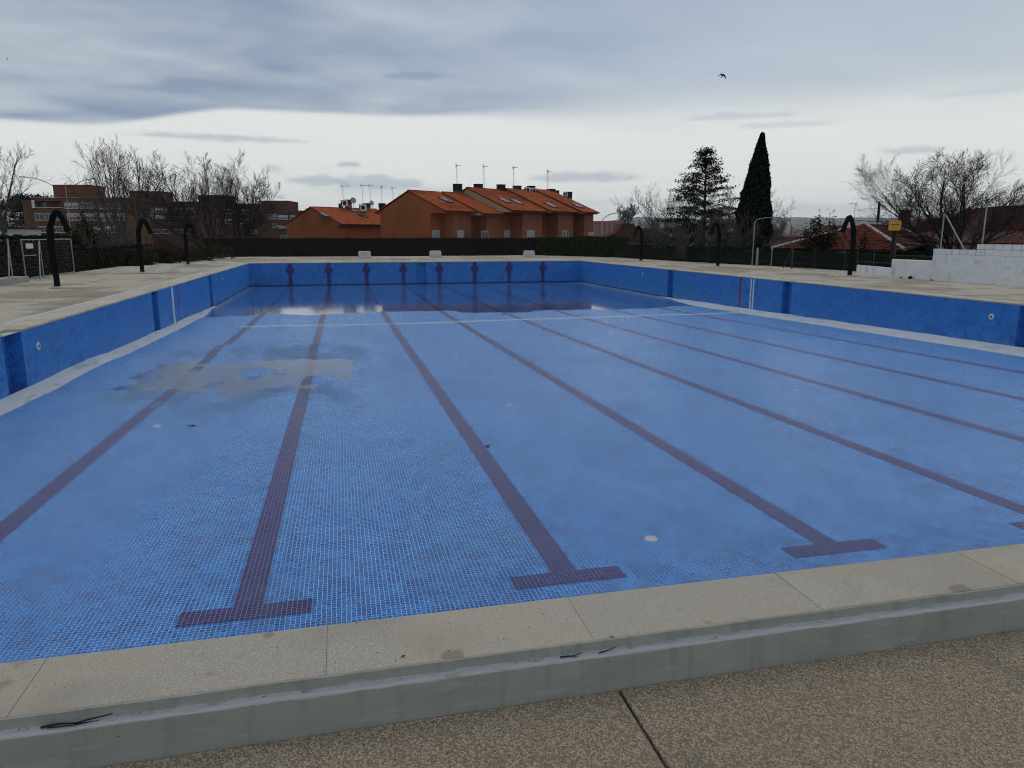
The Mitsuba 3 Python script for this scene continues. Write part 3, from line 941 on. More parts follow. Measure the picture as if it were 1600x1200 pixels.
# ------------------------------------------------------------------ things on the deck
def shower(label, base, h, s, lean, group):
    """A wrapped black shower column bent over like a walking stick; s = side to which it bends (+1 towards +x)."""
    t = thing('shower', label, 'outdoor shower', group)
    x, y = base
    z0 = DECK + 0.05
    part(t, 'base_plate', [box(x - 0.19, x + 0.19, y - 0.17, y + 0.17, DECK - 0.02, DECK + 0.035), box(x - 0.12, x + 0.12, y - 0.11, y + 0.11, DECK + 0.03, z0 + 0.02)], 'pale_concrete')
    tx0, tx1 = (x - 0.05, x + 1.15) if s > 0 else (x - 1.15, x + 0.05)
    part(t, 'tray', hexa([(tx0, y - 0.62, DECK - 0.02), (tx0, y - 0.62, DECK + 0.055), (tx0, y + 0.5, DECK - 0.02), (tx0, y + 0.5, DECK + 0.045),
                          (tx1, y - 0.62, DECK - 0.02), (tx1, y - 0.62, DECK + 0.04), (tx1, y + 0.5, DECK - 0.02), (tx1, y + 0.5, DECK + 0.03)]), 'coping_stone')
    rr = np.random.default_rng(int(y * 10))
    part(t, 'column', tube([(x, y, z0), (x, y, 0.35)], [0.105, 0.10], 14), 'shower_column', smooth=40)
    pts, rad = [], []
    for q in np.linspace(0, 1, 14):
        pts.append((x - s * lean * math.sin(q * 3.1), y, 0.34 + (h - 0.62 - 0.34) * q))
        rad.append(0.106 + 0.018 * rr.random() * (1 if 0.05 < q < 0.95 else 0) + 0.012 * q)
    for dx, dz in ((0.05, -0.46), (0.13, -0.24), (0.20, -0.09), (0.28, -0.02), (0.36, -0.07), (0.42, -0.20), (0.51, -0.42), (0.57, -0.60)):
        pts.append((x + s * dx, y, h + dz))
        rad.append(0.092 + 0.030 * rr.random())
    part(t, 'wrapped_pipe', tube(pts, rad, 12), 'shower_black', smooth=60)
    hx, hz = pts[-1][0], pts[-1][2]
    part(t, 'shower_head', tube([(hx - s * 0.01, y, hz + 0.03), (hx + s * 0.03, y, hz - 0.10), (hx + s * 0.045, y, hz - 0.15)], [0.10, 0.125, 0.13], 12), 'shower_black', smooth=40)
    return t


SHG = 'black wrapped showers beside the pool'
shower('black wrapped shower on the left deck, nearest the camera of the left three', (-10.60, 31.1), 2.64, 1, 0.04, SHG)
shower('black wrapped shower on the left deck, middle one of the left three', (-10.40, 42.8), 2.60, 1, 0.03, SHG)
shower('black wrapped shower on the left deck, farthest of the left three', (-10.30, 54.6), 2.62, 1, 0.03, SHG)
shower('black wrapped shower on the right deck in front of the low white wall', (24.40, 31.2), 2.66, -1, 0.04, SHG)
shower('black wrapped shower on the right deck in front of the cypress', (23.85, 43.2), 2.58, -1, 0.02, SHG)
shower('black wrapped shower on the far right deck, smallest of the right three', (23.5, 54.9), 2.52, -1, 0.02, SHG)


def slatted_bench(label, x, y):
    t = thing('slatted_bench', label, 'bench', 'white slatted benches by the far fence')
    part(t, 'footing', hexa([(x + a, y + b, z) for a, b, z in ((-0.80, -0.62, DECK - 0.01), (-0.56, -0.22, DECK + 0.11), (-0.80, 0.45, DECK - 0.01), (-0.56, 0.3, DECK + 0.11),
                                                              (0.78, -0.62, DECK - 0.01), (0.56, -0.22, DECK + 0.11), (0.78, 0.45, DECK - 0.01), (0.56, 0.3, DECK + 0.11))]), 'pale_concrete')
    z = DECK + 0.10
    for s in (-1, 1):
        part(t, 'side_frame', tube([(x + s * 0.50, y - 0.02, z - 0.03), (x + s * 0.515, y, z + 0.30), (x + s * 0.50, y + 0.02, z + 0.48), (x + s * 0.44, y + 0.025, z + 0.555)], 0.032, 8), 'white_plastic', smooth=50)
    for k in range(5):
        zz = z + 0.03 + k * 0.112
        w = 0.50 if k < 4 else 0.44
        part(t, 'slat', box(x - w, x + w, y - 0.018 + 0.008 * k, y + 0.012 + 0.008 * k, zz, zz + 0.088), 'white_plastic')
    part(t, 'back_panel', box(x - 0.47, x + 0.47, y + 0.055, y + 0.075, z, z + 0.52), 'blind_grey')
    return t


slatted_bench('white slatted bench by the brown fence, leftmost of three', 2.14, 67.0)
slatted_bench('white slatted bench by the brown fence, middle one of three', 8.55, 67.4)
slatted_bench('white slatted bench near the ivy hedge, rightmost of three', 17.1, 66.0)
solo('drain_grate', box(4.1, 5.7, 62.2, 62.9, DECK - 0.01, DECK + 0.012), 'steel_dark', 'long dark drain grate in the far deck', 'grate')
solo('drain_grate', box(6.6, 8.0, 62.6, 63.3, DECK - 0.01, DECK + 0.012), 'steel_dark', 'dark drain grate in front of the middle white bench', 'grate')

# white line across the pool floor at half length
rp = [(-5.4, 27.55), (-3.5, 27.27), (-1.73, 27.1), (0.3, 26.93), (2.39, 26.84), (4.6, 26.92), (6.74, 27.04), (9.3, 27.26), (11.8, 27.47), (14.3, 27.59), (16.4, 27.72)]
rx = np.linspace(-3.6, 16.4, 160)
ry = np.interp(rx, [q[0] for q in rp], [q[1] for q in rp])
w_ = 0.085 + 0.05 * meshkit.fbm(np.c_[rx * 1.4, 0 * rx, 0 * rx], 3, 8)
v = np.stack([np.c_[rx, ry + o * w_, floor_z(ry + o * w_, rx) + z] for o, z in ((-1, -0.004), (-0.9, 0.007), (0.9, 0.007), (1, -0.004))], 1).reshape(-1, 3)
f = [t for k in range(len(rx) - 1) for j in range(3) for t in ([4 * k + j, 4 * k + j + 4, 4 * k + j + 5], [4 * k + j, 4 * k + j + 5, 4 * k + j + 1])]
part('pool_floor', 'cross_line', trimesh.Trimesh(v, np.array(f), process=False), 'rope_white', 'thin white line across the pool floor before the water')

# litter
def twig(label, pts, r, sub=()):
    t = thing('twig', label, 'twig')
    part(t, 'stem', tube(pts, np.linspace(r, r * 0.45, len(pts)), 6), 'bark_dark', smooth=50)
    for s_ in sub:
        part(t, 'side_shoot', tube(s_, np.linspace(r * 0.6, r * 0.3, len(s_)), 5), 'bark_dark', smooth=50)


def on_ledge(x, o=0.0, up=0.006):
    return (x, KO - 0.016 - o, -0.050 + up)


twig('forked dark twig on the grey kerb ledge at the lower left', [on_ledge(-1.135), on_ledge(-1.08, -0.004, 0.008), on_ledge(-1.02, 0.002, 0.007), on_ledge(-0.95, -0.006, 0.012), on_ledge(-0.90, -0.012, 0.016)], 0.0042,
     [[on_ledge(-1.06, 0, 0.008), on_ledge(-1.01, 0.008, 0.008), on_ledge(-0.94, 0.006, 0.007)]])
twig('thin dark twig lying against the forked twig on the kerb ledge', [on_ledge(-1.11, 0.008), on_ledge(-1.03, 0.012, 0.006), on_ledge(-0.97, 0.006, 0.006)], 0.0030)
twig('dark twig on the grey kerb ledge, middle of the near side', [on_ledge(0.83), on_ledge(0.88, 0.004, 0.006), on_ledge(0.93, -0.006, 0.009)], 0.0036, [[on_ledge(0.86, 0, 0.008), on_ledge(0.89, 0.010, 0.006), on_ledge(0.91, 0.010, 0.005)]])
twig('short dark twig on the kerb ledge, right of the middle twig', [on_ledge(1.00, 0.008), on_ledge(1.05, 0.0, 0.008), on_ledge(1.085, -0.01, 0.013)], 0.0028)


def flake(n, seed, fn, s0, s1):
    r = np.random.default_rng(seed)
    v, f = [], []
    for i in range(n):
        x, y, z = fn(r)
        a = r.uniform(0, 6.28)
        L, W = r.uniform(s0, s1), r.uniform(0.25, 0.6)
        ca, sa = math.cos(a), math.sin(a)
        b = len(v)
        for u, w, h in ((-1, 0, 0.0), (0, -W, 0.25), (1, 0, 0.1), (0, W, 0.28), (0, 0, 0.05)):
            v.append((x + L * (u * ca - w * sa), y + L * (u * sa + w * ca), z + 0.002 + h * L * 0.5))
        f += [[b, b + 1, b + 4], [b + 1, b + 2, b + 4], [b + 2, b + 3, b + 4], [b + 3, b, b + 4]]
    return trimesh.Trimesh(np.array(v), np.array(f), process=False)


def pool_spot(r):
    while True:
        x, y = r.uniform(-5.3, 15.5), r.uniform(5, 29)
        if r.random() < (1.0 if (x < 1.5 and 11 < y < 24) else 0.05):
            return x, y, float(floor_z(y, x)) + 0.004


solo('leaf_litter', flake(420, 41, pool_spot, 0.008, 0.034), 'dead_leaf', 'scattered dark leaf litter on the pool floor', kind='stuff')


def rim(r):
    k = r.random()
    if k < 0.55:
        return r.uniform(-1.3, 3.4), KO + 0.01 + 0.40 * r.random(), 0.0
    x = r.uniform(-1.3, 3.4)
    cl = meshkit.fbm(np.array([[x * 3.0, 0, 5.0]]), 3, 2)[0]
    return (x, KO - 0.004 - 0.022 * r.random() ** 2, -0.049) if cl > 0.42 else (x, KO - 0.006, -0.049)


solo('leaf_litter', flake(150, 43, rim, 0.0022, 0.0062), 'dead_leaf', 'specks of dead leaf on the near coping and kerb', kind='stuff')
solo('fallen_leaf', flake(1, 45, lambda r: (0.178, 2.73, 0.0), 0.011, 0.013), 'dead_leaf', 'curled brown leaf on the near coping, below the second lane line', 'leaf')
solo('fallen_leaf', flake(1, 46, lambda r: (-2.35, 11.66, floor_z(11.66)), 0.10, 0.12), 'dead_leaf', 'brown leaf on the pool floor right of a white inlet', 'leaf')
solo('fallen_leaf', flake(1, 47, lambda r: (1.86, 9.39, floor_z(9.39)), 0.07, 0.08), 'post_wood', 'pale leaf beside the third lane line on the pool floor', 'leaf')


def between_slabs(r):
    return 1.09 + r.normal(0, 0.006), r.uniform(1.2, KO - 0.05), DECK - 0.004


solo('leaf_litter', flake(320, 48, between_slabs, 0.002, 0.007), 'dead_leaf', 'dark debris filling the deck joint', kind='stuff')

# ------------------------------------------------------------------ brown fence, hedges, walls, gates
fence = thing('screen_fence', 'dark brown heather screen fence behind the far deck', 'fence')
r_ = np.random.default_rng(77)
fx0, fx1, fy = -12.6, 21.4, 75.6
for k, (a, b) in enumerate(zip(np.linspace(fx0, fx1, 13)[:-1], np.linspace(fx0, fx1, 13)[1:])):
    n_ = 520
    X = r_.uniform(a, b, n_)
    tops = 1.50 + 0.10 * meshkit.fbm(np.c_[X * 0.7, X * 0, X * 0], 3, 5) + r_.uniform(-0.05, 0.05, n_)
    seg = [((x + r_.normal(0, 0.02), fy + r_.normal(0, 0.03), DECK - 0.02), (x + r_.normal(0, 0.05), fy + r_.normal(0, 0.03), t_), 0.016, 0.010) for x, t_ in zip(X, tops)]
    part(fence, 'heather_panel', [segments_mesh(seg, 3), box(a, b, fy + 0.06, fy + 0.10, DECK - 0.02, 1.47)], 'heather')
    part(fence, 'post', rod((a, fy + 0.14, DECK - 0.05), (a, fy + 0.14, 1.62), 0.03), 'steel_dark')
part(fence, 'top_wire', rod((fx0, fy + 0.12, 1.60), (fx1, fy + 0.12, 1.60), 0.006, 4), 'steel_dark')

hedge('ivy_hedge', 'leafy green ivy hedge to the right of the brown fence', [(20.6, 75.3), (23.6, 69.8), (26.2, 64.8)], 1.0, DECK, 1.62, 26000, 51, (0.010, 0.020, 0.006), (0.055, 0.075, 0.022), 0.065, lump=0.12)
hedge('dark_hedge', 'low dark hedge behind the mesh fence on the right', [(26.2, 64.6), (27.3, 50), (28.9, 43.5), (29.6, 37), (29.9, 29)], 1.0, DECK - 0.3, 0.92, 26000, 52, lump=0.10, size=0.05)
hedge('dark_hedge', 'dark clipped hedge behind the mesh gates on the left', [(-14.9, 22), (-14.9, 36), (-15.2, 46)], 1.1, DECK - 0.2, 1.72, 26000, 53, lump=0.14, size=0.05)
hedge('dark_hedge', 'lower dark hedge between the gates and the dry bushes on the left', [(-15.2, 46), (-15.0, 52), (-13.6, 57.5)], 1.2, DECK - 0.2, 1.05, 14000, 54, lump=0.30, size=0.05)

DRY0, DRY1 = (0.018, 0.017, 0.009), (0.095, 0.080, 0.045)
shrub('dome_shrub', 'round dark evergreen bush in front of the orange apartment block', (*(-19.906, 66.289, 1.593)[:2], GZ), 2.15, 2.0, 5.45, 22000, 61, 0.075, DARK0, (0.026, 0.036, 0.016), rough=0.25)
for k, (q, rx_, rz_, lab) in enumerate([((-12.4, 59.0), 1.5, 1.35, 'dry tangled juniper bush by the left deck edge, behind the second shower'), ((-11.9, 63.5), 1.6, 1.15, 'dry juniper bush by the left deck edge, between the second and third showers'),
                                        ((-11.2, 69.0), 1.7, 1.35, 'yellowish juniper bush by the left end of the brown fence'), ((-13.8, 54.6), 1.2, 1.0, 'small dry bush at the end of the low left hedge')]):
    shrub('juniper', lab, (q[0], q[1], DECK - 0.1), rx_, rx_, rz_, 4200, 70 + k, 0.07, DRY0 if k != 0 else (0.012, 0.013, 0.008), DRY1 if k == 2 else (0.06, 0.052, 0.030), rough=0.7)

# mesh gate and fence frame on the left
def pipe(parent, name, a, b, r=0.028, bsdf='steel_grey'):
    return part(parent, name, rod(a, b, r, 7), bsdf, smooth=50)


gt = thing('mesh_gate', 'grey steel mesh gate with a small white plate in front of the left hedge', 'gate')
gx, ga, gb = -13.95, 37.3, 43.6
for y in (ga, ga + 2.05, gb):
    pipe(gt, 'post', (gx, y, DECK), (gx, y, 1.60), 0.032)
pipe(gt, 'top_rail', (gx, ga, 1.57), (gx, gb, 1.57), 0.024)
pipe(gt, 'bottom_rail', (gx, ga + 0.5, DECK + 0.07), (gx, gb, DECK + 0.07), 0.022)
pipe(gt, 'middle_rail', (gx, ga, 0.85), (gx, ga + 1.5, 0.85), 0.020)
pipe(gt, 'brace', (gx + 0.75, ga - 0.5, DECK), (gx, ga + 2.0, 1.5), 0.026)
wires = []
for y in np.arange(ga + 0.06, gb, 0.16):
    wires.append(((gx, y, DECK + 0.07), (gx, y, 1.57), 0.0022, 0.0022))
for z in np.arange(DECK + 0.2, 1.57, 0.16):
    wires.append(((gx, ga, z), (gx, gb, z), 0.0022, 0.0022))
part(gt, 'wire_mesh', segments_mesh(wires, 3), 'steel_dark', kind='stuff')
part(gt, 'plate', box(gx + 0.03, gx + 0.045, ga + 0.35, ga + 1.15, 1.17, 1.40), 'white_frame')

fp = thing('braced_post', 'grey steel fence post with a slanting brace on a pale block at the left edge', 'fence post')
pipe(fp, 'post', (-13.75, 35.4, DECK), (-13.75, 35.4, 1.62), 0.036)
pipe(fp, 'brace', (-13.70, 35.3, 1.50), (-13.2, 33.6, DECK), 0.028)
part(fp, 'footing', trimesh.creation.box((0.72, 3.4, 0.26), T().matrix if False else np.array([[1, 0, 0, -13.55], [0, 1, 0, 33.9], [0, 0, 1, DECK + 0.12], [0, 0, 0, 1.0]])).subdivide().subdivide(), 'pale_concrete')

# fence on the right: posts, rails, net
wf = thing('net_fence', 'green post and net fence in front of the right hedge', 'fence')
pts_ = [(25.3, 65.2), (26.1, 56.0), (26.8, 50.0), (27.84, 43.35), (28.1, 39.2), (28.4, 36.8), (28.5, 34.6)]
for k, (x, y) in enumerate(pts_):
    part(wf, 'post', rod((x, y, DECK - 0.05), (x, y, 1.02), 0.045 if k == 3 else 0.03, 8), 'pale_concrete' if k == 3 else 'green_post', smooth=50)
for (x0, y0), (x1, y1) in zip(pts_[:-1], pts_[1:]):
    part(wf, 'rail', rod((x0, y0, 0.06), (x1, y1, 0.06), 0.018, 6), 'green_post')
    e = np.array([x1 - x0, y1 - y0]); e /= np.linalg.norm(e); m = np.array([-e[1], e[0]]) * 0.012
    part(wf, 'net', hexa([(x + s * m[0], y + s * m[1], z) for x, y in ((x0, y0), (x1, y1)) for s in (-1, 1) for z in (DECK + 0.03, 0.80)]), 'green_net')
bp = thing('braced_post', 'dark green fence post with a brace beside the right shower', 'fence post')
pipe(bp, 'post', (26.85, 39.6, DECK), (26.85, 39.6, 1.32), 0.055, 'green_post')
pipe(bp, 'brace', (26.85, 40.5, DECK), (26.85, 39.65, 1.1), 0.03, 'green_post')
cp = solo('fence_post', tube([(27.05, 43.8, DECK), (27.05, 43.8, 0.98)], [0.085, 0.07], 10), 'pale_concrete', 'thick grey concrete post beside the tall pipe frame', 'fence post', smooth=50)

fr = thing('pipe_frame', 'tall thin white pipe frame with a long top bar in front of the cypress', 'frame')
pipe(fr, 'leg', (26.6, 43.64, DECK), (26.6, 43.64, 2.62), 0.035)
pipe(fr, 'leg', (29.5, 43.9, GZ), (29.5, 43.9, 2.45), 0.035, 'steel_dark')
part(fr, 'top_bar', tube([(26.6, 43.64, 2.60), (26.75, 43.66, 2.80), (27.4, 43.7, 2.92), (28.4, 43.8, 2.96), (29.3, 43.9, 2.84), (29.5, 43.9, 2.42)], 0.030, 7), 'steel_grey', smooth=60)

# white walls on the right
WX = 25.78
wl = thing('white_block_wall', 'white painted wall of concrete blocks by the right deck, two top courses with dark joints', 'wall')
BH, BL = 0.232, 0.412
y_hi, y_end = 27.6, 18.4
part(wl, 'mortar', box(WX + 0.012, WX + 0.188, y_end, y_hi, DECK - 0.05, DECK + 6 * BH - 0.006), 'block_paint')
part(wl, 'mortar', [box(WX + 0.010, WX + 0.19, y_end, y_hi - 0.62, DECK + 5 * BH - 0.003, DECK + 6 * BH - 0.004), box(WX + 0.014, WX + 0.186, y_end, 25.33, DECK + 6 * BH - 0.003, DECK + 7 * BH - 0.006)], 'mortar_dark', 'dark joints of the top two block courses')


def block(x0, x1, y0, y1, z0, z1, c):
    v = []
    for z in (z0 + c, z1 - c):
        v += [(x0, y0 + c, z), (x1, y0 + c, z), (x1, y1 - c, z), (x0, y1 - c, z)]
    v += [(x0 + c, y0 + c, z1), (x1 - c, y0 + c, z1), (x1 - c, y1 - c, z1), (x0 + c, y1 - c, z1)]
    f = []
    for b in (0, 4):
        for k in range(4):
            j = (k + 1) % 4
            f += [[b + k, b + j, b + 4 + j], [b + k, b + 4 + j, b + 4 + k]]
    f += [[8, 9, 10], [8, 10, 11]]
    return trimesh.Trimesh(np.array(v), np.array(f), process=False)


rb = np.random.default_rng(5)
for c in range(7):
    y = (y_hi if c < 6 else 25.33) - (0.0 if c % 2 == 0 else -0.0)
    first = BL * (0.5 if c % 2 else 1.0)
    while y > y_end + 0.05:
        L = min(first, y - y_end)
        open_joint = (c == 6) or (c == 5 and y < y_hi - 0.5 and y > 25.0)
        gap = 0.011 if open_joint else rb.choice([0.0008, 0.0015, 0.003], p=[0.45, 0.35, 0.2])
        dx = rb.normal(0, 0.0016)
        part(wl, 'block', block(WX + dx, WX + 0.2 + dx, y - L + gap, y - gap * 0.4, DECK + c * BH + (gap if c else 0) * 0.6, DECK + (c + 1) * BH - gap * 0.8, 0.004), 'block_paint')
        y -= L
        first = BL
pw = thing('white_stepped_wall', 'low smooth white wall that steps down beside the block wall', 'wall')
def plaster(x0, y0, x1, y1, z0, z1, seed):
    a, b = np.array([x0, y0]), np.array([x1, y1])
    e = (b - a) / np.linalg.norm(b - a); m = np.array([-e[1], e[0]])
    k = 14
    v, f = [], []
    r = np.random.default_rng(seed)
    for i in range(k):
        q = a + (b - a) * i / (k - 1)
        w = [r.normal(0, 0.008) for _ in range(6)]
        for off, z in ((0.0 + w[0], z0), (0.0 + w[1], z1 - 0.03), (0.03, z1 + w[2] * 0.7), (0.17, z1 + w[3] * 0.7), (0.2 + w[4], z1 - 0.03), (0.2, z0)):
            p_ = q - m * off if (m @ np.array([1, 0])) < 0 else q + m * off
            v.append((p_[0], p_[1], z))
    for i in range(k - 1):
        for j in range(5):
            A, B = i * 6 + j, i * 6 + j + 6
            f += [[A, A + 1, B + 1], [A, B + 1, B]]
    for base in (0, (k - 1) * 6):
        f += [[base, base + i, base + i + 1] for i in range(1, 5)]
    mm = trimesh.Trimesh(np.array(v), np.array(f), process=False)
    trimesh.repair.fix_normals(mm)
    return mm


part(pw, 'middle_section', plaster(WX + 0.01, 27.605, 25.95, 30.25, DECK - 0.05, 0.645, 1), 'block_paint', smooth=35)
part(pw, 'low_section', plaster(25.955, 30.255, 26.95, 33.95, DECK - 0.05, 0.225, 2), 'block_paint', smooth=35)
for k, (px_, py_, s_) in enumerate([(25.7, 28.7, 0.10), (25.72, 29.3, 0.05), (25.62, 27.35, 0.05)]):
    v_ = trimesh.creation.icosphere(subdivisions=2, radius=s_)
    v_.vertices *= np.array([0.8, 1.1, 0.75]); v_.vertices += 0.25 * s_ * (meshkit.noise(v_.vertices * 30 + k) - 0.5)[:, None]
    v_.apply_translation((px_, py_, DECK + 0.6 * s_))
    solo('dead_plant', v_, 'dead_leaf', ['dark dead weed clump against the white stepped wall', 'smaller dark weed clump left of the big one by the white wall', 'dark weeds at the foot of the block wall corner'][k], 'weed', smooth=60)

tall = thing('wall_post', 'grey steel post with a slanting brace on the left end of the block wall', 'post')
pipe(tall, 'post', (25.9, 27.35, DECK + 6 * BH - 0.02), (25.9, 27.35, 2.72), 0.030)
pipe(tall, 'brace', (25.9, 27.25, 2.62), (25.9, 26.05, DECK + 6 * BH - 0.02), 0.034)
tp = thing('wall_post', 'tall grey steel post on the block wall where its top course starts', 'post')
pipe(tp, 'post', (25.95, 25.25, DECK + 6 * BH), (25.95, 25.25, 3.05), 0.032)
part(tp, 'cap', box(25.89, 26.01, 25.19, 25.31, 3.05, 3.13), 'steel_dark')

rl = thing('rail_fence', 'dark rails and posts above the white stepped wall', 'fence')
for a, b, z in (((26.1, 30.3), (27.1, 34.2), 0.42), ((26.0, 27.7), (26.1, 30.3), 0.83), ((26.0, 27.7), (26.1, 30.3), 1.80)):
    part(rl, 'rail', rod((*a, z), (*b, z), 0.017, 6), 'green_post')
for (x, y), z0, z1 in (((26.1, 30.3), 0.2, 1.9), ((26.55, 32.2), 0.2, 0.9), ((27.0, 34.0), 0.2, 1.1)):
    part(rl, 'post', rod((x, y, z0), (x, y, z1), 0.026, 7), 'green_post')

# yellow sign box on a post
sx, sy = 26.2, 30.6
sp = solo('sign_post', [rod((sx, sy, 0.2), (sx, sy, 0.72), 0.035, 8), box(sx - 0.06, sx + 0.06, sy - 0.06, sy + 0.06, 0.7, 2.05)], 'post_wood', 'dark wooden post that carries the yellow box sign', 'post')
sg = thing('box_sign', 'yellow rounded box sign with a dark line of lettering on a post', 'sign')
vx = np.array([sx, sy, 0.0]); vx /= np.linalg.norm(vx)
rt = np.array([vx[1], -vx[0], 0])
shp = shapely.box(-0.27, -0.24, 0.27, 0.24).buffer(-0.09).buffer(0.09)
mb = trimesh.creation.extrude_polygon(shp, 0.16, engine='earcut')
M = np.eye(4); M[:3, 0] = rt; M[:3, 1] = (0, 0, 1); M[:3, 2] = -vx * 1.0; M[:3, 3] = np.array([sx, sy, 2.23]) - vx * 0.02
mb.apply_transform(M); trimesh.repair.fix_normals(mb)
part(sg, 'body', mb, 'sign_yellow')
bars = []
for a, b, c, d in ((-0.14, 0.17, 0.0, 0.016), (-0.14, 0.17, 0.027, 0.04), (-0.15, -0.12, 0.0, 0.05), (-0.075, -0.05, 0, 0.04), (-0.01, 0.02, 0, 0.04), (0.06, 0.085, 0, 0.04), (0.13, 0.155, 0, 0.04)):
    m_ = trimesh.creation.box((b - a, d - c, 0.006)); m_.apply_translation(((a + b) / 2, (c + d) / 2 + 0.02, 0.163)); m_.apply_transform(M); bars.append(m_)
part(sg, 'lettering', bars, 'sign_dark')
cap_ = trimesh.creation.extrude_polygon(shp.buffer(0.012), 0.05, engine='earcut'); cap_.apply_translation((0.015, -0.005, -0.055)); cap_.apply_transform(M); trimesh.repair.fix_normals(cap_)
part(sg, 'back_cover', cap_, 'steel_dark')

# ------------------------------------------------------------------ terraced houses
AX = (0.81069, 0.58548)


def unit(F, key, s0, s1, f, ze, sl, n_eave, n_back, wall_n, bay, roof='roof_orange', end_wall=None, strip_from=None, zc=0.0):
    """One house: walls, a pitched roof with eaves, a projecting bay; the end gable that shows above its neighbour is cream."""
    nr_ = (n_eave + n_back) / 2
    zr = ze + sl * (n_eave - n_back) / 2
    g = 0.012
    prof = [(n_back + 1.3, F.g), (wall_n, F.g), (wall_n, ze - 0.35), (n_eave - 0.35, ze - 0.35), (n_eave - 0.35, ze - 0.22), (nr_, zr - 0.28), (n_back + 0.35, ze - 0.22), (n_back + 0.35, ze - 0.3), (n_back + 1.3, ze - 0.3)]
    part(key, 'wall', F.prism(prof, s0 + g + 0.02, s1 - g), end_wall or 'stucco_red')
    if bay:
        b0, b1, bn = bay
        part(key, 'bay', F.box(b0, b1, wall_n - 0.2, bn, F.g, ze - 0.352), 'stucco_red')
    t = 0.16
    rk = part(key, 'roof', [F.prism([(n_eave, ze - t), (n_eave, ze), (nr_, zr), (nr_, zr - t)], s0 - 0.12, s1 - g), F.prism([(n_back, ze - t), (nr_ - 0.002, zr - t), (nr_ - 0.002, zr), (n_back, ze)], s0 - 0.12, s1 - g)], roof)
    part(rk, 'ridge', F.prism([(nr_ - 0.16, zr - 0.03), (nr_ + 0.16, zr - 0.03), (nr_ + 0.08, zr + 0.07), (nr_ - 0.08, zr + 0.07)], s0 - 0.14, s1 - g), roof)
    part(rk, 'gutter', F.box(s0 - 0.1, s1 - g, n_eave + 0.002, n_eave + 0.12, ze - t - 0.02, ze - 0.06), 'brown_trim_shade')
    part(rk, 'verge', [F.prism([(n_eave, ze - 0.26), (n_eave, ze - t - 0.002), (nr_, zr - t - 0.002), (nr_, zr - 0.26)], s0 - 0.10, s0 + 0.03)], 'brown_trim_shade')
    if strip_from is not None:
        pf, = strip_from,
        part(key, 'gable_strip', F.prism([(n_eave - 0.30, ze - 0.33), (n_eave - 0.30, ze - 0.262), (nr_, zr - 0.262), (n_back + 3, ze + sl * 3 - 0.262), (n_back + 3, ze - 0.33)], s0 - 0.04, s0 + 0.028), 'stucco_cream', 'cream end gable showing above the neighbouring roof')
    return nr_, zr, rk


def window(F, key, s0, s1, n, z0, z1, blind=0.0, bars=1, frame='white_frame', sill=True):
    wn = part(key, 'window', [F.box(s0, s1, n - 0.05, n + 0.05, z1 - 0.07, z1), F.box(s0, s1, n - 0.05, n + 0.05, z0, z0 + 0.07), F.box(s0, s0 + 0.07, n - 0.05, n + 0.048, z0 + 0.07, z1 - 0.07), F.box(s1 - 0.07, s1, n - 0.05, n + 0.048, z0 + 0.07, z1 - 0.07)]
              + [F.box(s0 + (s1 - s0) * k / (bars + 1) - 0.035, s0 + (s1 - s0) * k / (bars + 1) + 0.035, n - 0.05, n + 0.046, z0 + 0.07, z1 - 0.07) for k in range(1, bars + 1)], frame)
    zb = z1 - 0.07 - (z1 - z0 - 0.14) * blind
    if blind < 0.98:
        part(wn, 'pane', F.box(s0 + 0.07, s1 - 0.07, n - 0.04, n + 0.015, z0 + 0.07, zb), 'dark_glass')
    if blind > 0.02:
        part(wn, 'blind', F.box(s0 + 0.07, s1 - 0.07, n - 0.04, n + 0.030, zb + 0.004, z1 - 0.07), 'blind_grey' if frame == 'white_frame' else frame)
    if sill:
        part(wn, 'sill', F.box(s0 - 0.06, s1 + 0.06, n - 0.03, n + 0.10, z0 - 0.07, z0 - 0.004), 'white_frame')
    return wn


def skylight(F, rk, s, n, w, l, n_eave, ze, sl, lit):
    """A roof window: dark frame and pane, raised a little off the tiles, its blind white or not drawn."""
    z = lambda nn, up: ze + sl * (n_eave - nn) + up
    def lid(a0, a1, n0, n1, u0, u1):
        return hexa([F.p(a, nn, z(nn, u)) for a in (a0, a1) for nn in (n0, n1) for u in (u0, u1)])
    k = part(rk, 'skylight', lid(s - w / 2, s + w / 2, n - l / 2, n + l / 2, 0.01, 0.13), 'chimney_cap')
    part(k, 'pane', lid(s - w / 2 + 0.12, s + w / 2 - 0.12, n - l / 2 + 0.12, n + l / 2 - 0.12, 0.1, 0.145), 'dark_glass')


def chimney(F, rk, s, n, w, z0, z1, cap):
    k = part(rk, 'chimney', F.box(s - w / 2, s + w / 2, n - w / 2, n + w / 2, z0, z1 - cap), 'stucco_red')
    part(k, 'cap', [F.box(s - w / 2 - 0.03, s + w / 2 + 0.03, n - w / 2 - 0.03, n + w / 2 + 0.03, z1 - cap + 0.002, z1 - 0.08), F.box(s - w / 2 - 0.09, s + w / 2 + 0.09, n - w / 2 - 0.09, n + w / 2 + 0.09, z1 - 0.078, z1)], 'chimney_cap')


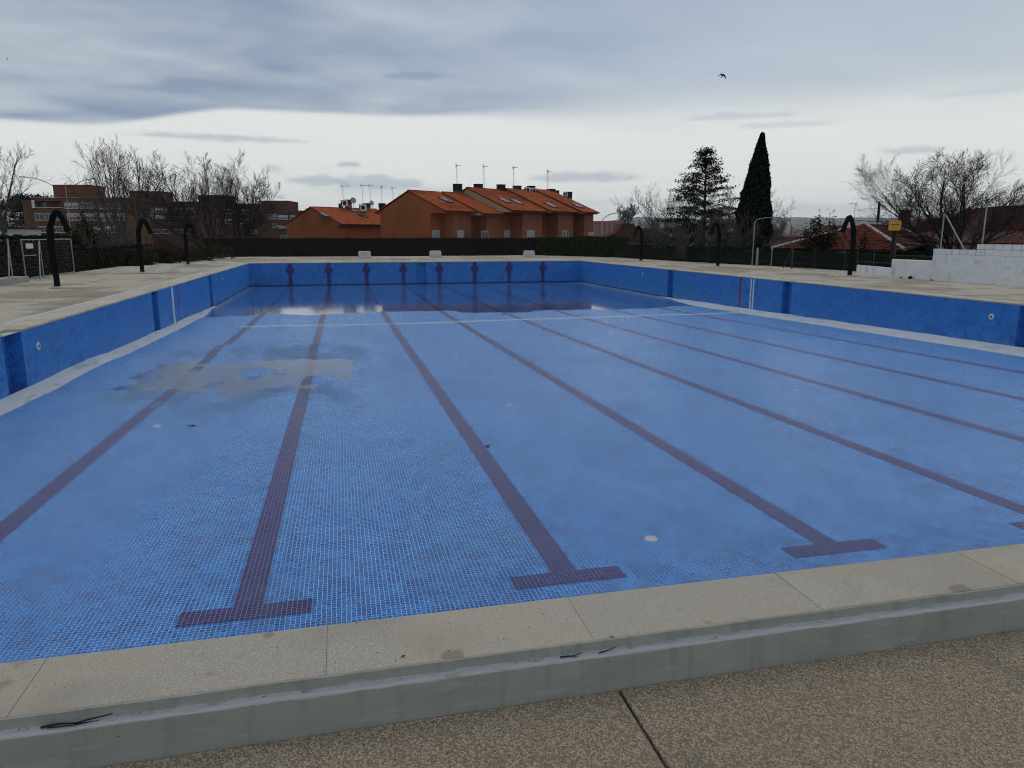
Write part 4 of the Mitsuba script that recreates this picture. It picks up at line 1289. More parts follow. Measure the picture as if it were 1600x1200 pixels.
FT = Frame((*(10.056, 83.734, 1.907)[:2], GZ), AX, 0.66, -4.8152)
SS = [-6.94, -0.19, 4.9, 14.33, 22.3, 27.31]
FF = [0, 1.44, 3.28, 4.15, 5.07]
NE, NB, ZE, SL = 11.345, -5.992, 5.697, 0.388
DZ = [0, -0.28, 0.30, 0.38, 0.40]
HN = ['end house of the terrace with a broad brown gable, nearest the small left house', 'second house of the orange roofed terrace, narrow with one window', 'third house of the orange roofed terrace, with two skylights side by side',
      'fourth house of the orange roofed terrace, its roof with air conditioners at the top', 'right end house of the orange roofed terrace, beside the ivy hedge']
RK = []
for i in range(5):
    h = thing('terraced_house', HN[i], 'house', 'orange roofed terraced houses')
    ne, ze, wn_ = NE + FF[i], ZE + DZ[i], 7.6 + FF[i]
    bay = (SS[i] + 0.42 * (SS[i + 1] - SS[i]), SS[i + 1] - 0.02, 10.0 + FF[i])
    nr_, zr, rk = unit(FT, h, SS[i], SS[i + 1], FF[i], ze, SL, ne, NB, wn_, bay, end_wall='stucco_brown' if i == 0 else None, strip_from=SS[i - 1] if i else None)
    RK.append((h, rk, nr_, zr, ne, ze, wn_, bay))
if True:
    h, rk, nr_, zr, ne, ze, wn_, bay = RK[0]
    window(FT, h, (-6.574, 2.684)[0], (-4.906, 2.695)[0], 7.6, 1.3, 2.75, blind=1.0, bars=0)
    window(FT, h, (-3.253, 2.692)[0], (-1.948, 2.701)[0], 10.0, 1.25, 2.70, blind=1.0, bars=0)
    skylight(FT, rk, *(-2.536, 6.737), 1.5, 2.2, ne, ze, SL, False)
    chimney(FT, rk, (4.559, 9.467)[0] - 0.6, 2.9, 1.05, 8.3, 10.55, 1.25)
    h, rk, nr_, zr, ne, ze, wn_, bay = RK[1]
    window(FT, h, (0.817, 2.71)[0], (2.348, 2.72)[0], 11.44, 1.15, 2.65, blind=0.0, bars=1)
    chimney(FT, rk, (9.49, 9.672)[0] - 0.9, 3.4, 1.1, 8.5, 10.75, 1.2)
    h, rk, nr_, zr, ne, ze, wn_, bay = RK[2]
    window(FT, h, (7.005, 2.753)[0], (8.489, 2.762)[0], 10.88, 1.10, 2.75, blind=0.75, bars=1)
    window(FT, h, (10.2, 2.759)[0], (12.098, 2.772)[0], 13.28, 1.10, 2.75, blind=0.7, bars=1)
    skylight(FT, rk, *(7.723, 10.401), 1.5, 2.2, ne, ze, SL, True)
    skylight(FT, rk, *(10.515, 10.721), 1.5, 2.2, ne, ze, SL, False)
    chimney(FT, rk, (13.574, 9.823)[0], 4.3, 1.1, 8.6, 10.9, 1.15)
    h, rk, nr_, zr, ne, ze, wn_, bay = RK[3]
    window(FT, h, (17.813, 2.816)[0], (19.124, 2.825)[0], 11.75, 1.1, 2.75, bars=1)
    window(FT, h, (18.827, 2.81)[0], (20.739, 2.822)[0], 14.15, 1.0, 2.75, bars=3)
    skylight(FT, rk, *(17.367, 12.768), 1.5, 2.2, ne, ze, SL, False)
    chimney(FT, rk, (18.004, 10.025)[0], 4.3, 1.1, 8.7, 10.9, 1.1)
    chimney(FT, rk, (23.663, 10.571)[0], 3.0, 1.1, 8.9, 11.2, 1.1)
    h, rk, nr_, zr, ne, ze, wn_, bay = RK[4]
    window(FT, h, (25.536, 2.626)[0], (26.557, 2.631)[0], 12.67, 0.9, 2.5, blind=0.4, bars=0)
    window(FT, h, (25.844, 2.617)[0], (27.292, 2.625)[0], 15.07, 0.9, 2.5, blind=0.4, bars=0)
    skylight(FT, rk, *(24.421, 13.52), 1.5, 2.2, ne, ze, SL, True)
    chimney(FT, rk, (27.014, 10.28)[0], 5.2, 1.15, 8.6, 10.7, 1.15)
    chimney(FT, rk, (29.726, 10.32)[0], 4.2, 1.0, 8.6, 10.6, 1.15)
    chimney(FT, rk, (30.18, 9.749)[0], 7.0, 1.05, 7.2, 10.25, 1.15)

FL = Frame((*(-0.169, 101.721, 1.944)[:2], GZ), AX, 0.66, -4.8152)
h = thing('low_house', 'lower brown house with an orange roof left of the terrace', 'house')
_, zrL, rkL = unit(FL, h, 0.0, 17.5, 0, 4.25, 0.335, 1.7, -20.0, 0.16, None, end_wall='stucco_brown')
skylight(FL, rkL, *(-0.407, -3.71), 1.4, 2.6, 1.7, 4.25, 0.335, True)
skylight(FL, rkL, *(9.657, -7.414), 1.3, 2.4, 1.7, 4.25, 0.335, True)
skylight(FL, rkL, *(9.359, -3.954), 1.5, 2.6, 1.7, 4.25, 0.335, False)
chimney(FL, rkL, (9.586, 9.385)[0], -9.0, 1.1, 7.2, 9.65, 0.9)
chimney(FL, rkL, (7.527, 8.772)[0], -9.0, 0.55, 7.2, 8.75, 0.9)
chimney(FL, rkL, (13.844, 8.952)[0], -8.0, 1.2, 7.0, 9.0, 0.9)
chimney(FL, rkL, (18.201, 9.378)[0], -8.0, 1.1, 7.0, 9.15, 1.1)


def air_conditioner(label, F, s, n, z, w=1.25):
    t = thing('air_conditioner', label, 'air conditioner', 'roof air conditioners')
    part(t, 'casing', F.box(s - w / 2, s + w / 2, n - 0.25, n + 0.25, z, z + w * 0.86), 'white_plastic')
    for sgn, nm in ((1, 'front'),):
        fan = trimesh.creation.cylinder(radius=w * 0.31 * F.s, height=0.03, sections=18)
        fan.apply_transform(trimesh.geometry.align_vectors([0, 0, 1], F.n)); fan.apply_translation(F.p(s - 0.12, n + 0.262, z + w * 0.43))
        part(t, 'fan_grille', fan, 'chimney_cap')
        fan = trimesh.creation.cylinder(radius=w * 0.31 * F.s, height=0.03, sections=18)
        fan.apply_transform(trimesh.geometry.align_vectors([0, 0, 1], F.a)); fan.apply_translation(F.p(s - w / 2 - 0.012, n, z + w * 0.43))
        part(t, 'side_grille', F.box(s - w / 2 - 0.02, s - w / 2 - 0.002, n - 0.18, n + 0.18, z + 0.2, z + w * 0.66), 'chimney_cap')
    part(t, 'bracket', [F.box(s - w / 2 + 0.1, s - w / 2 + 0.18, n - 0.3, n + 0.3, z - 0.55, z - 0.002), F.box(s + w / 2 - 0.18, s + w / 2 - 0.1, n - 0.3, n + 0.3, z - 0.55, z - 0.002)], 'steel_dark')
    return t


air_conditioner('large white air conditioner on the low left house, beside its tallest chimney', FL, (7.516, 8.866)[0], -7.6, (7.478, 8.193)[1], 1.45)
air_conditioner('white air conditioner lower down on the roof of the low left house', FL, (11.198, 7.992)[0], -6.0, (11.16, 7.242)[1], 1.6)
air_conditioner('grey air conditioner at the ridge of the fourth terraced house, left of its chimney', FT, (19.876, 10.189)[0], 5.2, (19.88, 9.614)[1], 1.25)
air_conditioner('grey air conditioner at the ridge of the fourth terraced house, right of its chimney', FT, (21.752, 10.16)[0], 5.2, (21.757, 9.579)[1], 1.25)
air_conditioner('white air conditioner on the rightmost chimney of the terrace', FT, (28.043, 9.865)[0], 7.9, (27.954, 9.326)[1], 0.85)


def dish(label, c, r, to):
    t = thing('satellite_dish', label, 'satellite dish', 'satellite dishes')
    a = np.linspace(0, 1, 7)
    m = trimesh.creation.revolve(np.r_[np.c_[a * r, 0.28 * r * a * a], np.c_[a[::-1] * r, 0.28 * r * a[::-1] ** 2 - 0.02]], sections=20)
    m.apply_transform(trimesh.geometry.align_vectors([0, 0, 1], to)); m.apply_translation(c)
    part(t, 'bowl', m, 'blind_grey', smooth=60)
    part(t, 'mast', rod((c[0] + 0.1, c[1] + 0.1, c[2] - 1.5), (c[0] + 0.1, c[1] + 0.1, c[2]), 0.04), 'steel_grey')
    e = np.array(c) + np.array(to) / np.linalg.norm(to) * r * 0.9
    part(t, 'feed_arm', rod(tuple(np.array(c) - np.array([0, 0, r * 0.8])), tuple(e), 0.025), 'steel_dark')


dish('pale satellite dish on the low left house, right of its tallest chimney', FL.p((10.426, 9.465)[0], -8.4, (10.426, 9.465)[1]), 0.45, (0.4, -0.9, 0.25))
dish('pale satellite dish on the low left house, right of the lower air conditioner', FL.p((14.792, 9.038)[0], -7.5, (14.792, 9.038)[1]), 0.36, (0.4, -0.9, 0.25))


def aerial(label, base, top, L, d, group='television aerials on the roofs'):
    """A mast with a crossways boom of short rods."""
    t = thing('television_aerial', label, 'aerial', group)
    b, e = np.array(base, float), np.array([base[0], base[1], top])
    part(t, 'mast', rod(tuple(b), tuple(e), 0.028, 6), 'steel_grey')
    d = np.array([math.cos(math.radians(d)), math.sin(math.radians(d)), 0.06]); q = np.array([-d[1], d[0], 0])
    ms = [rod(tuple(e - d * L * 0.2 - [0, 0, 0.12]), tuple(e + d * L * 0.8 - [0, 0, 0.12]), 0.03, 5)]
    for k in range(7):
        c = e - [0, 0, 0.12] + d * L * (-0.15 + 0.15 * k)
        ms.append(rod(tuple(c - q * (0.30 - 0.02 * k)), tuple(c + q * (0.30 - 0.02 * k)), 0.016, 4))
    ms.append(rod(tuple(e - d * L * 0.2 + [0, 0, 0.12]), tuple(e - d * L * 0.2 - [0, 0, 0.35]), 0.03, 4))
    part(t, 'boom', ms, 'steel_dark')


aerial('leftmost tall television aerial over the terrace roofs', (13.76, 86.954, 6.859), (13.806, 86.943, 9.972)[2], 0.54, 10)
aerial('second tall television aerial over the terrace roofs, above the second chimney', (16.975, 86.92, 6.901), (16.997, 86.914, 9.93)[2], 0.54, 10)
aerial('third tall television aerial over the terrace roofs, left of the two air conditioners', (20.551, 86.698, 6.714), (20.549, 86.698, 9.839)[2], 0.54, 10)
aerial('rightmost television aerial over the terrace roofs', (24.857, 87.024, 6.561), (24.828, 87.031, 9.55)[2], 0.54, 10)
aerial('leftmost television aerial over the low left house', (0.804, 111.045, 6.621), (0.913, 111.02, 9.007)[2], 1.08, 2)
aerial('television aerial over the lower chimney of the low left house, left one of the pair', (3.603, 111.622, 6.492), (3.711, 111.596, 9.178)[2], 1.08, -25)
aerial('television aerial over the lower chimney of the low left house, right one of the pair', (4.764, 112.787, 6.554), (4.87, 112.763, 9.32)[2], 0.86, 35)
aerial('thin pale aerial behind the low left house, next to the terrace gable', (6.704, 117.058, 6.755), (6.795, 117.036, 9.349)[2], 0.43, 60)
aerial('short television aerial just left of the broad terrace gable', (8.164, 113.326, 6.798), (8.234, 113.31, 8.991)[2], 0.72, 20)
aerial('faint aerial in the sky above the twiggy left tree', (-16.877, 199.101, 8.106), (-16.139, 198.928, 19.446)[2], 0.9, 0)
aerial('television aerial over the white far house, left of the dark pole', (61.02, 78.139, 2.457), (60.721, 78.21, 5.714)[2], 1.0, 170)

# ------------------------------------------------------------------ apartment blocks on the left
def block_windows(F, key, rows_, n=0.0):
    for s0, s1, z0, z1, blind, bars in rows_:
        window(F, key, s0, s1, n, z0, z1, blind=blind, bars=bars)


def at_face(F, D0, x):
    return x


FA = Frame((*(-76.19, 212.999, 6.509)[:2], GZ), (0.974, 0.0))
FA.a = np.array([0.97365, -0.22806, 0.0]) * 1.0
FA.n = np.array([-0.22806, -0.97365, 0.0])
PXM = 190 / 1128.4                              # metres per picture unit at that distance


def bay_row(F, key, x0, spans, ytop, ybot, scale=PXM):
    """Windows given by their spans along the front, in units of the scale."""
    for a, b, blind, bars in spans:
        window(F, key, (a - x0) * scale, (b - x0) * scale, 0.0, 1.7 + (367 - ybot) * scale, 1.7 + (367 - ytop) * scale, blind=blind, bars=bars)


blk = thing('apartment_block', 'orange brick apartment block with a red roof hut, leftmost of the row', 'apartment building')
H_A = 1.7 + (367 - 309.5) * PXM
part(blk, 'wall', FA.box(0, 141 * PXM, -13, 0, GZ, H_A).difference(FA.box((58 - 52) * PXM, (98 - 52) * PXM, -1.6, 1, 1.7 + (367 - 323) * PXM, 1.7 + (367 - 314) * PXM)), 'brick_orange')
part(blk, 'side_wall', FA.box(-3.4, -0.01, -14, -1.6, GZ, H_A - 0.5), 'brick_orange')
part(blk, 'parapet', FA.box(-0.12, 141 * PXM + 0.1, -13.1, 0.12, H_A + 0.002, H_A + 0.16), 'render_beige')
hut = part(blk, 'roof_hut', FA.box((84 - 52) * PXM, (140 - 52) * PXM, -8.0, -1.0, H_A + 0.162, 1.7 + (367 - 291) * PXM), 'brick_red')
part(hut, 'rim', FA.box((84 - 52) * PXM - 0.1, (140 - 52) * PXM + 0.1, -8.1, -0.9, 1.7 + (367 - 291) * PXM + 0.002, 1.7 + (367 - 290) * PXM + 0.05), 'brick_red')
lg = part(blk, 'loggia', FA.box((58 - 52) * PXM, (98 - 52) * PXM, -1.6, -1.5, 1.7 + (367 - 323) * PXM, 1.7 + (367 - 314) * PXM), 'brick_orange')
part(lg, 'panel', FA.box((52 - 52) * PXM + 0.1, (57 - 52) * PXM, -0.05, 0.06, 1.7 + (367 - 323.5) * PXM, 1.7 + (367 - 312.5) * PXM), 'white_frame')
part(lg, 'pane', FA.box((63 - 52) * PXM, (70 - 52) * PXM, -1.5, -1.45, 1.7 + (367 - 322) * PXM, 1.7 + (367 - 315.5) * PXM), 'dark_glass')
part(lg, 'sill', FA.box((51 - 52) * PXM + 0.2, (99 - 52) * PXM, 0.0, 0.16, 1.7 + (367 - 324.3) * PXM, 1.7 + (367 - 323.5) * PXM), 'white_frame')
bay_row(FA, blk, 52, [(102, 112.5, 0.55, 3), (113.5, 123, 0.55, 3), (125.5, 136.5, 0.0, 1), (137.5, 147, 0.0, 1)], 316.5, 325.0)
bay_row(FA, blk, 52, [(155, 169, 0.0, 2), (172, 190, 0.0, 2)], 317.5, 325.5)
bay_row(FA, blk, 52, [(55, 69, 0.05, 1), (71, 80, 0.0, 1), (82, 98, 0.05, 1), (104, 124, 0.55, 4), (129, 150, 0.5, 3), (154, 172, 0.6, 2), (174, 184, 0.55, 1), (186, 192, 0.5, 0)], 332.0, 342.3)
bay_row(FA, blk, 52, [(57, 71, 0.1, 2), (80, 99, 0.1, 3), (143, 152, 0.6, 1), (160, 176, 0.3, 2)], 351.5, 361.0)

PB = 215 / 1128.4
FB = Frame((*(-60.718, 235.051, 7.142)[:2], GZ), (1, 0))
FB.a, FB.n = FA.a, FA.n
blk = thing('apartment_block', 'dark red apartment block behind the bare poplars, second of the row', 'apartment building')
H_B = 1.7 + (367 - 315.5) * PB
wall_b = FB.box(0, 112 * PB, -14, 0, GZ, H_B)
for y_ in (327.5, 338.0, 346.5):
    for a_, b_ in ((195, 215), (262, 281), (284, 302)):
        wall_b = wall_b.difference(FB.box((a_ - 192) * PB, (b_ - 194) * PB, -1.4, 1, 1.7 + (367 - y_) * PB, 1.7 + (367 - y_ + 5) * PB))
part(blk, 'wall', wall_b, 'brick_dark')
part(blk, 'parapet', FB.box(-0.1, 112 * PB, -14.1, 0.1, H_B + 0.002, H_B + 0.18), 'brick_red')
hut = part(blk, 'roof_hut', FB.box((202 - 193) * PB, (250 - 193) * PB, -9, -1.5, H_B + 0.2, 1.7 + (367 - 300) * PB), 'brick_red')
part(hut, 'rim', FB.box((202 - 193) * PB - 0.1, (250 - 193) * PB + 0.1, -9.1, -1.4, 1.7 + (367 - 300) * PB + 0.002, 1.7 + (367 - 299) * PB), 'brick_red')
bay_row(FB, blk, 193, [(224, 240, 0.7, 2), (243, 260, 0.7, 2), (272, 284, 0.3, 1), (290, 303, 0.2, 1)], 324.0, 331.0, PB)
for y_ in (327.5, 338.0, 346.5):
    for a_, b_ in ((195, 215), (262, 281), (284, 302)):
        lg = part(blk, 'balcony', FB.box((a_ - 193) * PB, (b_ - 193) * PB, -0.05, 0.9, 1.7 + (367 - y_ - 4) * PB, 1.7 + (367 - y_) * PB), 'brick_dark')
        part(lg, 'rail', FB.box((a_ - 193) * PB, (b_ - 193) * PB, 0.85, 0.95, 1.7 + (367 - y_) * PB + 0.002, 1.7 + (367 - y_ + 0.7) * PB), 'render_beige')
        part(lg, 'shade_sheet', FB.box((a_ - 192) * PB, (b_ - 194) * PB, -0.04, 0.02, 1.7 + (367 - y_) * PB, 1.7 + (367 - y_ + 5) * PB), 'brown_trim_shade')  # flat dark sheet painted as the shade inside the balcony
bay_row(FB, blk, 193, [(198, 207, 0.5, 1), (236, 247, 0.0, 2), (250, 263, 0.1, 3), (270, 282, 0.1, 2), (287, 299, 0.1, 2)], 355.5, 361.8, PB)
bay_row(FB, blk, 193, [(222, 238, 0.3, 1), (242, 258, 0.8, 1)], 334.5, 340.0, PB)

PC = 235 / 1128.4
FC = Frame((*(-45.216, 251.96, 7.648)[:2], GZ), (1, 0))
FC.a, FC.n = FA.a, FA.n
blk = thing('apartment_block', 'dark apartment block behind the big twiggy tree, third of the row', 'apartment building')
H_C = 1.7 + (367 - 318) * PC
part(blk, 'wall', FC.box(0.3, 100 * PC, -14, 0, GZ, H_C), 'brick_dark')
hut = part(blk, 'roof_hut', FC.box((310 - 300) * PC, (352 - 300) * PC, -9, -1, H_C + 0.01, 1.7 + (367 - 306) * PC), 'brick_dark')
part(hut, 'rim', FC.box((310 - 300) * PC - 0.1, (352 - 300) * PC + 0.1, -9.1, -0.9, 1.7 + (367 - 306) * PC + 0.002, 1.7 + (367 - 305) * PC), 'brick_dark')
bay_row(FC, blk, 300, [(304, 318, 0.3, 2), (324, 338, 0.2, 2), (350, 362, 0.3, 1), (372, 386, 0.4, 2)], 326.0, 332.5, PC)
bay_row(FC, blk, 300, [(304, 318, 0.2, 2), (324, 338, 0.3, 2), (350, 362, 0.3, 1), (372, 386, 0.2, 2)], 341.0, 347.5, PC)
bay_row(FC, blk, 300, [(304, 318, 0.1, 2), (330, 344, 0.3, 2), (386, 398, 0.5, 2)], 356.0, 362.0, PC)

PD_ = 225 / 1128.4
FD = Frame((*(-24.367, 236.804, 7.395)[:2], GZ), (1, 0))
FD.a, FD.n = FA.a, FA.n
blk = thing('apartment_block', 'brown apartment block just left of the low orange roofed house', 'apartment building')
H_D = 1.7 + (367 - 329) * PD_
part(blk, 'wall', FD.box(0.1, 76 * PD_, -12, 0, GZ, H_D), 'brick_dark')
part(blk, 'tower', FD.box(8.5 * PD_, 51 * PD_, -10, 0.25, GZ, 1.7 + (367 - 313.5) * PD_), 'brick_dark')
part(blk, 'roof_edge', FD.box(51.1 * PD_, 76.1 * PD_, -12.1, 0.15, H_D + 0.002, H_D + 0.2), 'brick_red')
for a_, b_, y0_, y1_, bl_, br_ in ((411, 417, 333, 340, 0.2, 1), (418, 432, 333, 340.5, 0.6, 2), (434, 449, 335, 341.5, 0.55, 3), (425, 432, 347, 353, 0.0, 0), (436, 444, 365, 369, 0.0, 1), (445, 452, 364, 369, 0.0, 1)):
    window(FD, blk, (a_ - 400) * PD_, (b_ - 400) * PD_, 0.27, 1.7 + (367 - y1_) * PD_, 1.7 + (367 - y0_) * PD_, blind=bl_, bars=br_)
window(FD, blk, 52 * PD_, 60 * PD_, 0.02, 1.7 + (367 - 341) * PD_, 1.7 + (367 - 335) * PD_, blind=0.4, bars=1)
part(blk, 'awning', FD.box(35 * PD_, 51 * PD_, 0.26, 1.4, 1.7 + (367 - 355) * PD_, 1.7 + (367 - 350) * PD_), 'render_beige')
part(blk, 'vent_pipe', tube([FD.p(73 * PD_, -3, H_D), FD.p(73 * PD_, -3, H_D + 1.0)], [0.12, 0.12], 8), 'steel_dark')

sh = thing('white_shed', 'pale low building with a dark window behind the left hedge', 'building')
FS = Frame((*(-52.497, 135.552, 3.725)[:2], GZ), (1, 0)); FS.a, FS.n = FA.a, FA.n
part(sh, 'wall', FS.box(0, 3.0, -4, 0, GZ, 2.95), 'render_white')
part(sh, 'roof', FS.box(-0.3, 3.3, -4.2, 0.3, 2.955, 3.1), 'chimney_cap')
part(sh, 'window', FS.box(0.9, 2.2, -0.02, 0.03, 1.2, 2.1), 'dark_glass')

# ------------------------------------------------------------------ buildings beyond the hedge on the right
FP = Frame((*(86.154, 236.584, 3.803)[:2], GZ - 3), (1, 0)); FP.a, FP.n = FA.a, FA.n
pk = 250 / 1128.4
blk = thing('pink_apartments', 'pink brick apartments with arched gables just right of the terrace', 'apartment building')
part(blk, 'wall', FP.box(-6, 36 * pk, -12, 0, GZ - 3, 1.7 + (367 - 347) * pk), 'brick_pink')
part(blk, 'roof', FP.prism([(0.3, 1.7 + 20 * pk), (-12, 1.7 + 20 * pk), (-6, 1.7 + 24 * pk)], -6, 36 * pk), 'roof_pink')
for k in range(5):
    a_ = (938 + 7.3 * k - 938) * pk
    part(blk, 'gable', [FP.box(a_, a_ + 5.6 * pk, -0.5, 0.5 + 0.02 * k, GZ, 1.7 + (367 - 347) * pk), FP.box(a_ + 1 * pk, a_ + 4.6 * pk, -0.5, 0.5 + 0.02 * k, 1.7 + 20 * pk + 0.002, 1.7 + 22 * pk)], 'brick_pink')
    part(blk, 'window', FP.box(a_ + 5.7 * pk, a_ + 7.0 * pk, -0.2, 0.1, 1.7 + (367 - 360) * pk, 1.7 + (367 - 350) * pk), 'dark_glass')
FQ = Frame((*(40.566, 113.745, 1.69)[:2], GZ - 2), (1, 0)); FQ.a, FQ.n = FA.a, FA.n
q_ = 120 / 1128.4
bg = thing('brown_bungalow', 'house with a dark brown roof and pale wall behind the ivy hedge', 'house')
def zz(py, s): return 1.7 + (367 - py) * s
def pr(F, poly, n0, n1):
    """A solid whose front outline (a, z) is given, from n0 back to n1."""
    tri = trimesh.creation.extrude_polygon(shapely.Polygon(poly), n0 - n1, engine='earcut')
    v = tri.vertices
    w = np.array([F.p(a, n1 + h_, z) for a, z, h_ in v])
    m = trimesh.Trimesh(w, tri.faces, process=False)
    trimesh.repair.fix_normals(m)
    return m
part(bg, 'wall', FQ.box(2 * q_, 120 * q_, -10, 0, GZ - 2, zz(374, q_)), 'render_beige')
part(bg, 'roof', pr(FQ, [(-2 * q_, zz(374, q_)), (30 * q_, zz(361, q_)), (62 * q_, zz(354, q_)), (85 * q_, zz(355, q_)), (128 * q_, zz(372, q_)), (126 * q_, zz(375, q_))], 1.0, -10), 'roof_dark')
part(bg, 'upper_roof', pr(FQ, [(37 * q_, zz(358, q_)), (42 * q_, zz(347, q_)), (60 * q_, zz(347, q_)), (66 * q_, zz(356, q_))], -1.0, -8), 'roof_dark')
window(FQ, bg, 55 * q_, 62 * q_, 0.0, zz(384, q_), zz(377, q_), blind=0.5)
window(FQ, bg, 72 * q_, 80 * q_, 0.0, zz(384, q_), zz(378, q_), blind=0.0)

# tiled pavilion roof
def plane_roof(name, pts, t, bsdf, parent, courses, over=None):
    """A sloping roof face as stepped rows of tiles between its lower edge (pts 0, 1) and its upper edge (pts 3, 2)."""
    a, b, c, d = [np.array(q, float) for q in pts]
    v, f = [], []
    for k in range(courses):
        t0, t1 = k / courses, (k + 1) / courses
        l0, l1 = a + (d - a) * t0, a + (d - a) * t1
        r0, r1 = b + (c - b) * t0, b + (c - b) * t1
        up = np.array([0, 0, t])
        m = max(2, int(np.linalg.norm(r0 - l0) / 0.24))
        i0 = len(v)
        for j in range(m + 1):
            u = j / m
            w = np.array([0, 0, 0.035 * (j % 2)])
            v += [l0 + (r0 - l0) * u + up + w, l1 + (r1 - l1) * u + w * 0.8 + [0, 0, 0.004], l0 + (r0 - l0) * u - [0, 0, 0.03]]
        for j in range(m):
            q = i0 + 3 * j
            f += [[q, q + 3, q + 4], [q, q + 4, q + 1], [q, q + 2, q + 5], [q, q + 5, q + 3]]
    m_ = trimesh.Trimesh(np.array(v), np.array(f), process=False)
    return part(parent, name, m_, bsdf)


pv = thing('tiled_pavilion', 'pavilion with an orange tiled hip roof and white mortar ridges behind the right hedge', 'pavilion')
A_, B_ = (36.05, 44.961, 2.556), (40.104, 48.12, 2.55)
C_, D_, E_ = (28.627, 44.646, 0.885), (31.429, 35.773, 0.943), (39.676, 42.058, 1.44)
pv_front = plane_roof('roof_face', [C_, D_, A_, A_], 0.07, 'roof_red', pv, 17)
pv_right = plane_roof('roof_face', [D_, E_, B_, A_], 0.07, 'roof_dark', pv, 14)


def ridge(parent, p0, p1, r):
    p0, p1 = np.array(p0), np.array(p1)
    n_ = max(3, int(np.linalg.norm(p1 - p0) / 0.38))
    ms = []
    for k in range(n_):
        a, b = p0 + (p1 - p0) * k / n_, p0 + (p1 - p0) * (k + 0.97) / n_
        ms.append(tube([a + [0, 0, 0.05], b + [0, 0, 0.09]], [r * 1.05, r * 0.85], 7))
    return part(parent, 'ridge', ms, 'mortar_white')


for a_, b_ in ((C_, A_), (D_, A_), (A_, B_), (E_, B_)):
    ridge(pv, a_, b_, 0.10)
back = (B_[0] + 4, B_[1] + 7, E_[2])
part(pv, 'soffit', hexa([(C_[0], C_[1] + 0.15, C_[2] - 0.12), (C_[0], C_[1] + 0.15, C_[2] - 0.04), (back[0] - 9, back[1], E_[2] - 0.12), (back[0] - 9, back[1], E_[2] - 0.04),
                         (D_[0], D_[1] + 0.15, D_[2] - 0.12), (D_[0], D_[1] + 0.15, D_[2] - 0.04), (E_[0], E_[1] + 0.15, E_[2] - 0.12), (E_[0], E_[1] + 0.15, E_[2] - 0.04)]), 'brown_trim_shade')
for u in (0.03, 0.34, 0.66, 0.97):
    q = np.array(C_) * (1 - u) + np.array(D_) * u
    part(pv, 'post', rod((q[0] + 0.3, q[1] + 0.5, GZ), (q[0] + 0.3, q[1] + 0.5, q[2] - 0.1), 0.07, 7), 'post_wood')
for u in (0.35, 0.7, 0.97):
    q = np.array(D_) * (1 - u) + np.array(E_) * u
    part(pv, 'post', rod((q[0] - 0.2, q[1] + 0.4, GZ), (q[0] - 0.2, q[1] + 0.4, q[2] - 0.1), 0.07, 7), 'post_wood')

# pink roof, far white houses
FK = Frame((*(52.651, 85.236, 0.882)[:2], GZ - 3), (1, 0)); FK.a, FK.n = np.array([0.97, -0.243, 0]), np.array([-0.243, -0.97, 0])
k_ = 95 / 1128.4
pb = thing('pink_roof_house', 'low house with a dull pink roof right of the cypress', 'house')
part(pb, 'wall', FK.box(0, 100 * k_, -8, -0.5, GZ - 3, zz(389.5, k_)), 'render_beige')
part(pb, 'roof', [pr(FK, [(-4 * k_, zz(389, k_)), (-4 * k_, zz(367, k_)), (36 * k_, zz(367, k_)), (62 * k_, zz(389, k_))], 0.0, -8), pr(FK, [(38 * k_, zz(389, k_)), (46 * k_, zz(367, k_)), (84 * k_, zz(366, k_)), (110 * k_, zz(389, k_))], -0.6, -9)], 'roof_pink')
part(pb, 'gutter', FK.box(-4 * k_, 62 * k_, 0.01, 0.12, zz(390, k_), zz(388.8, k_)), 'mortar_white')


def far_house(label, px0, px1, ytop, depth, z_low, bsdf, wins=(), roof=None, name='far_house', extras=()):
    s = depth / 1128.4
    t = thing(name, label, 'house')
    o = FAR[(px0, depth)]
    F = Frame((*o, z_low), (1, 0)); F.a, F.n = np.array([0.97, -0.243, 0]), np.array([-0.243, -0.97, 0])
    w = (px1 - px0) * s
    part(t, 'wall', F.box(0, w, -9, 0, z_low, zz(ytop, s)), bsdf)
    for a, b, y0, y1 in wins:
        part(t, 'window', F.box((a - px0) * s, (b - px0) * s, -0.1, 0.05, zz(y1, s), zz(y0, s)), 'dark_glass')
    for a, b, y0, y1, m in extras:
        part(t, 'roof_block', F.box((a - px0) * s, (b - px0) * s, -6, -0.8, zz(ytop, s) + 0.002, zz(y0, s)), m)
    if roof:
        part(t, 'roof', pr(F, [((a - px0) * s, zz(y, s)) for a, y in roof], 0.4, -9), 'roof_pink')
    return t


FAR = {(1214, 330): (190.397, 294.325, 7.269)[:2], (1236, 300): (178.649, 266.265, 6.762)[:2], (1300, 240): (155.861, 209.979, 5.75)[:2], (1337, 280): (190.566, 242.93, 6.425)[:2], (1288, 170): (108.804, 149.11, 3.13)[:2],
       (1357, 330): (230.157, 285.008, 7.269)[:2], (1196, 260): (146.217, 232.781, 3.887)[:2], (1252, 210): (128.024, 185.689, 3.466)[:2], (1369, 300): (212.516, 258.329, 4.223)[:2]}
far_house('low cream far house just right of the cypress', 1214, 1242, 355, 330, -14, 'render_beige', [(1218, 1221, 357, 360), (1226, 1229, 357, 360), (1234, 1236, 357, 360)])
far_house('white far house with a dark doorway, behind the pipe frame', 1236, 1266, 350.5, 300, -14, 'render_white', [(1242, 1248, 357, 363), (1256, 1259, 353, 356), (1238, 1240, 353, 356)], extras=[(1238, 1245, 349, 0, 'render_white'), (1252, 1256, 349.3, 0, 'render_beige')])
far_house('grey far house left of the dark magnolia', 1252, 1268, 356, 210, -14, 'render_beige', [(1255, 1260, 358, 364)])
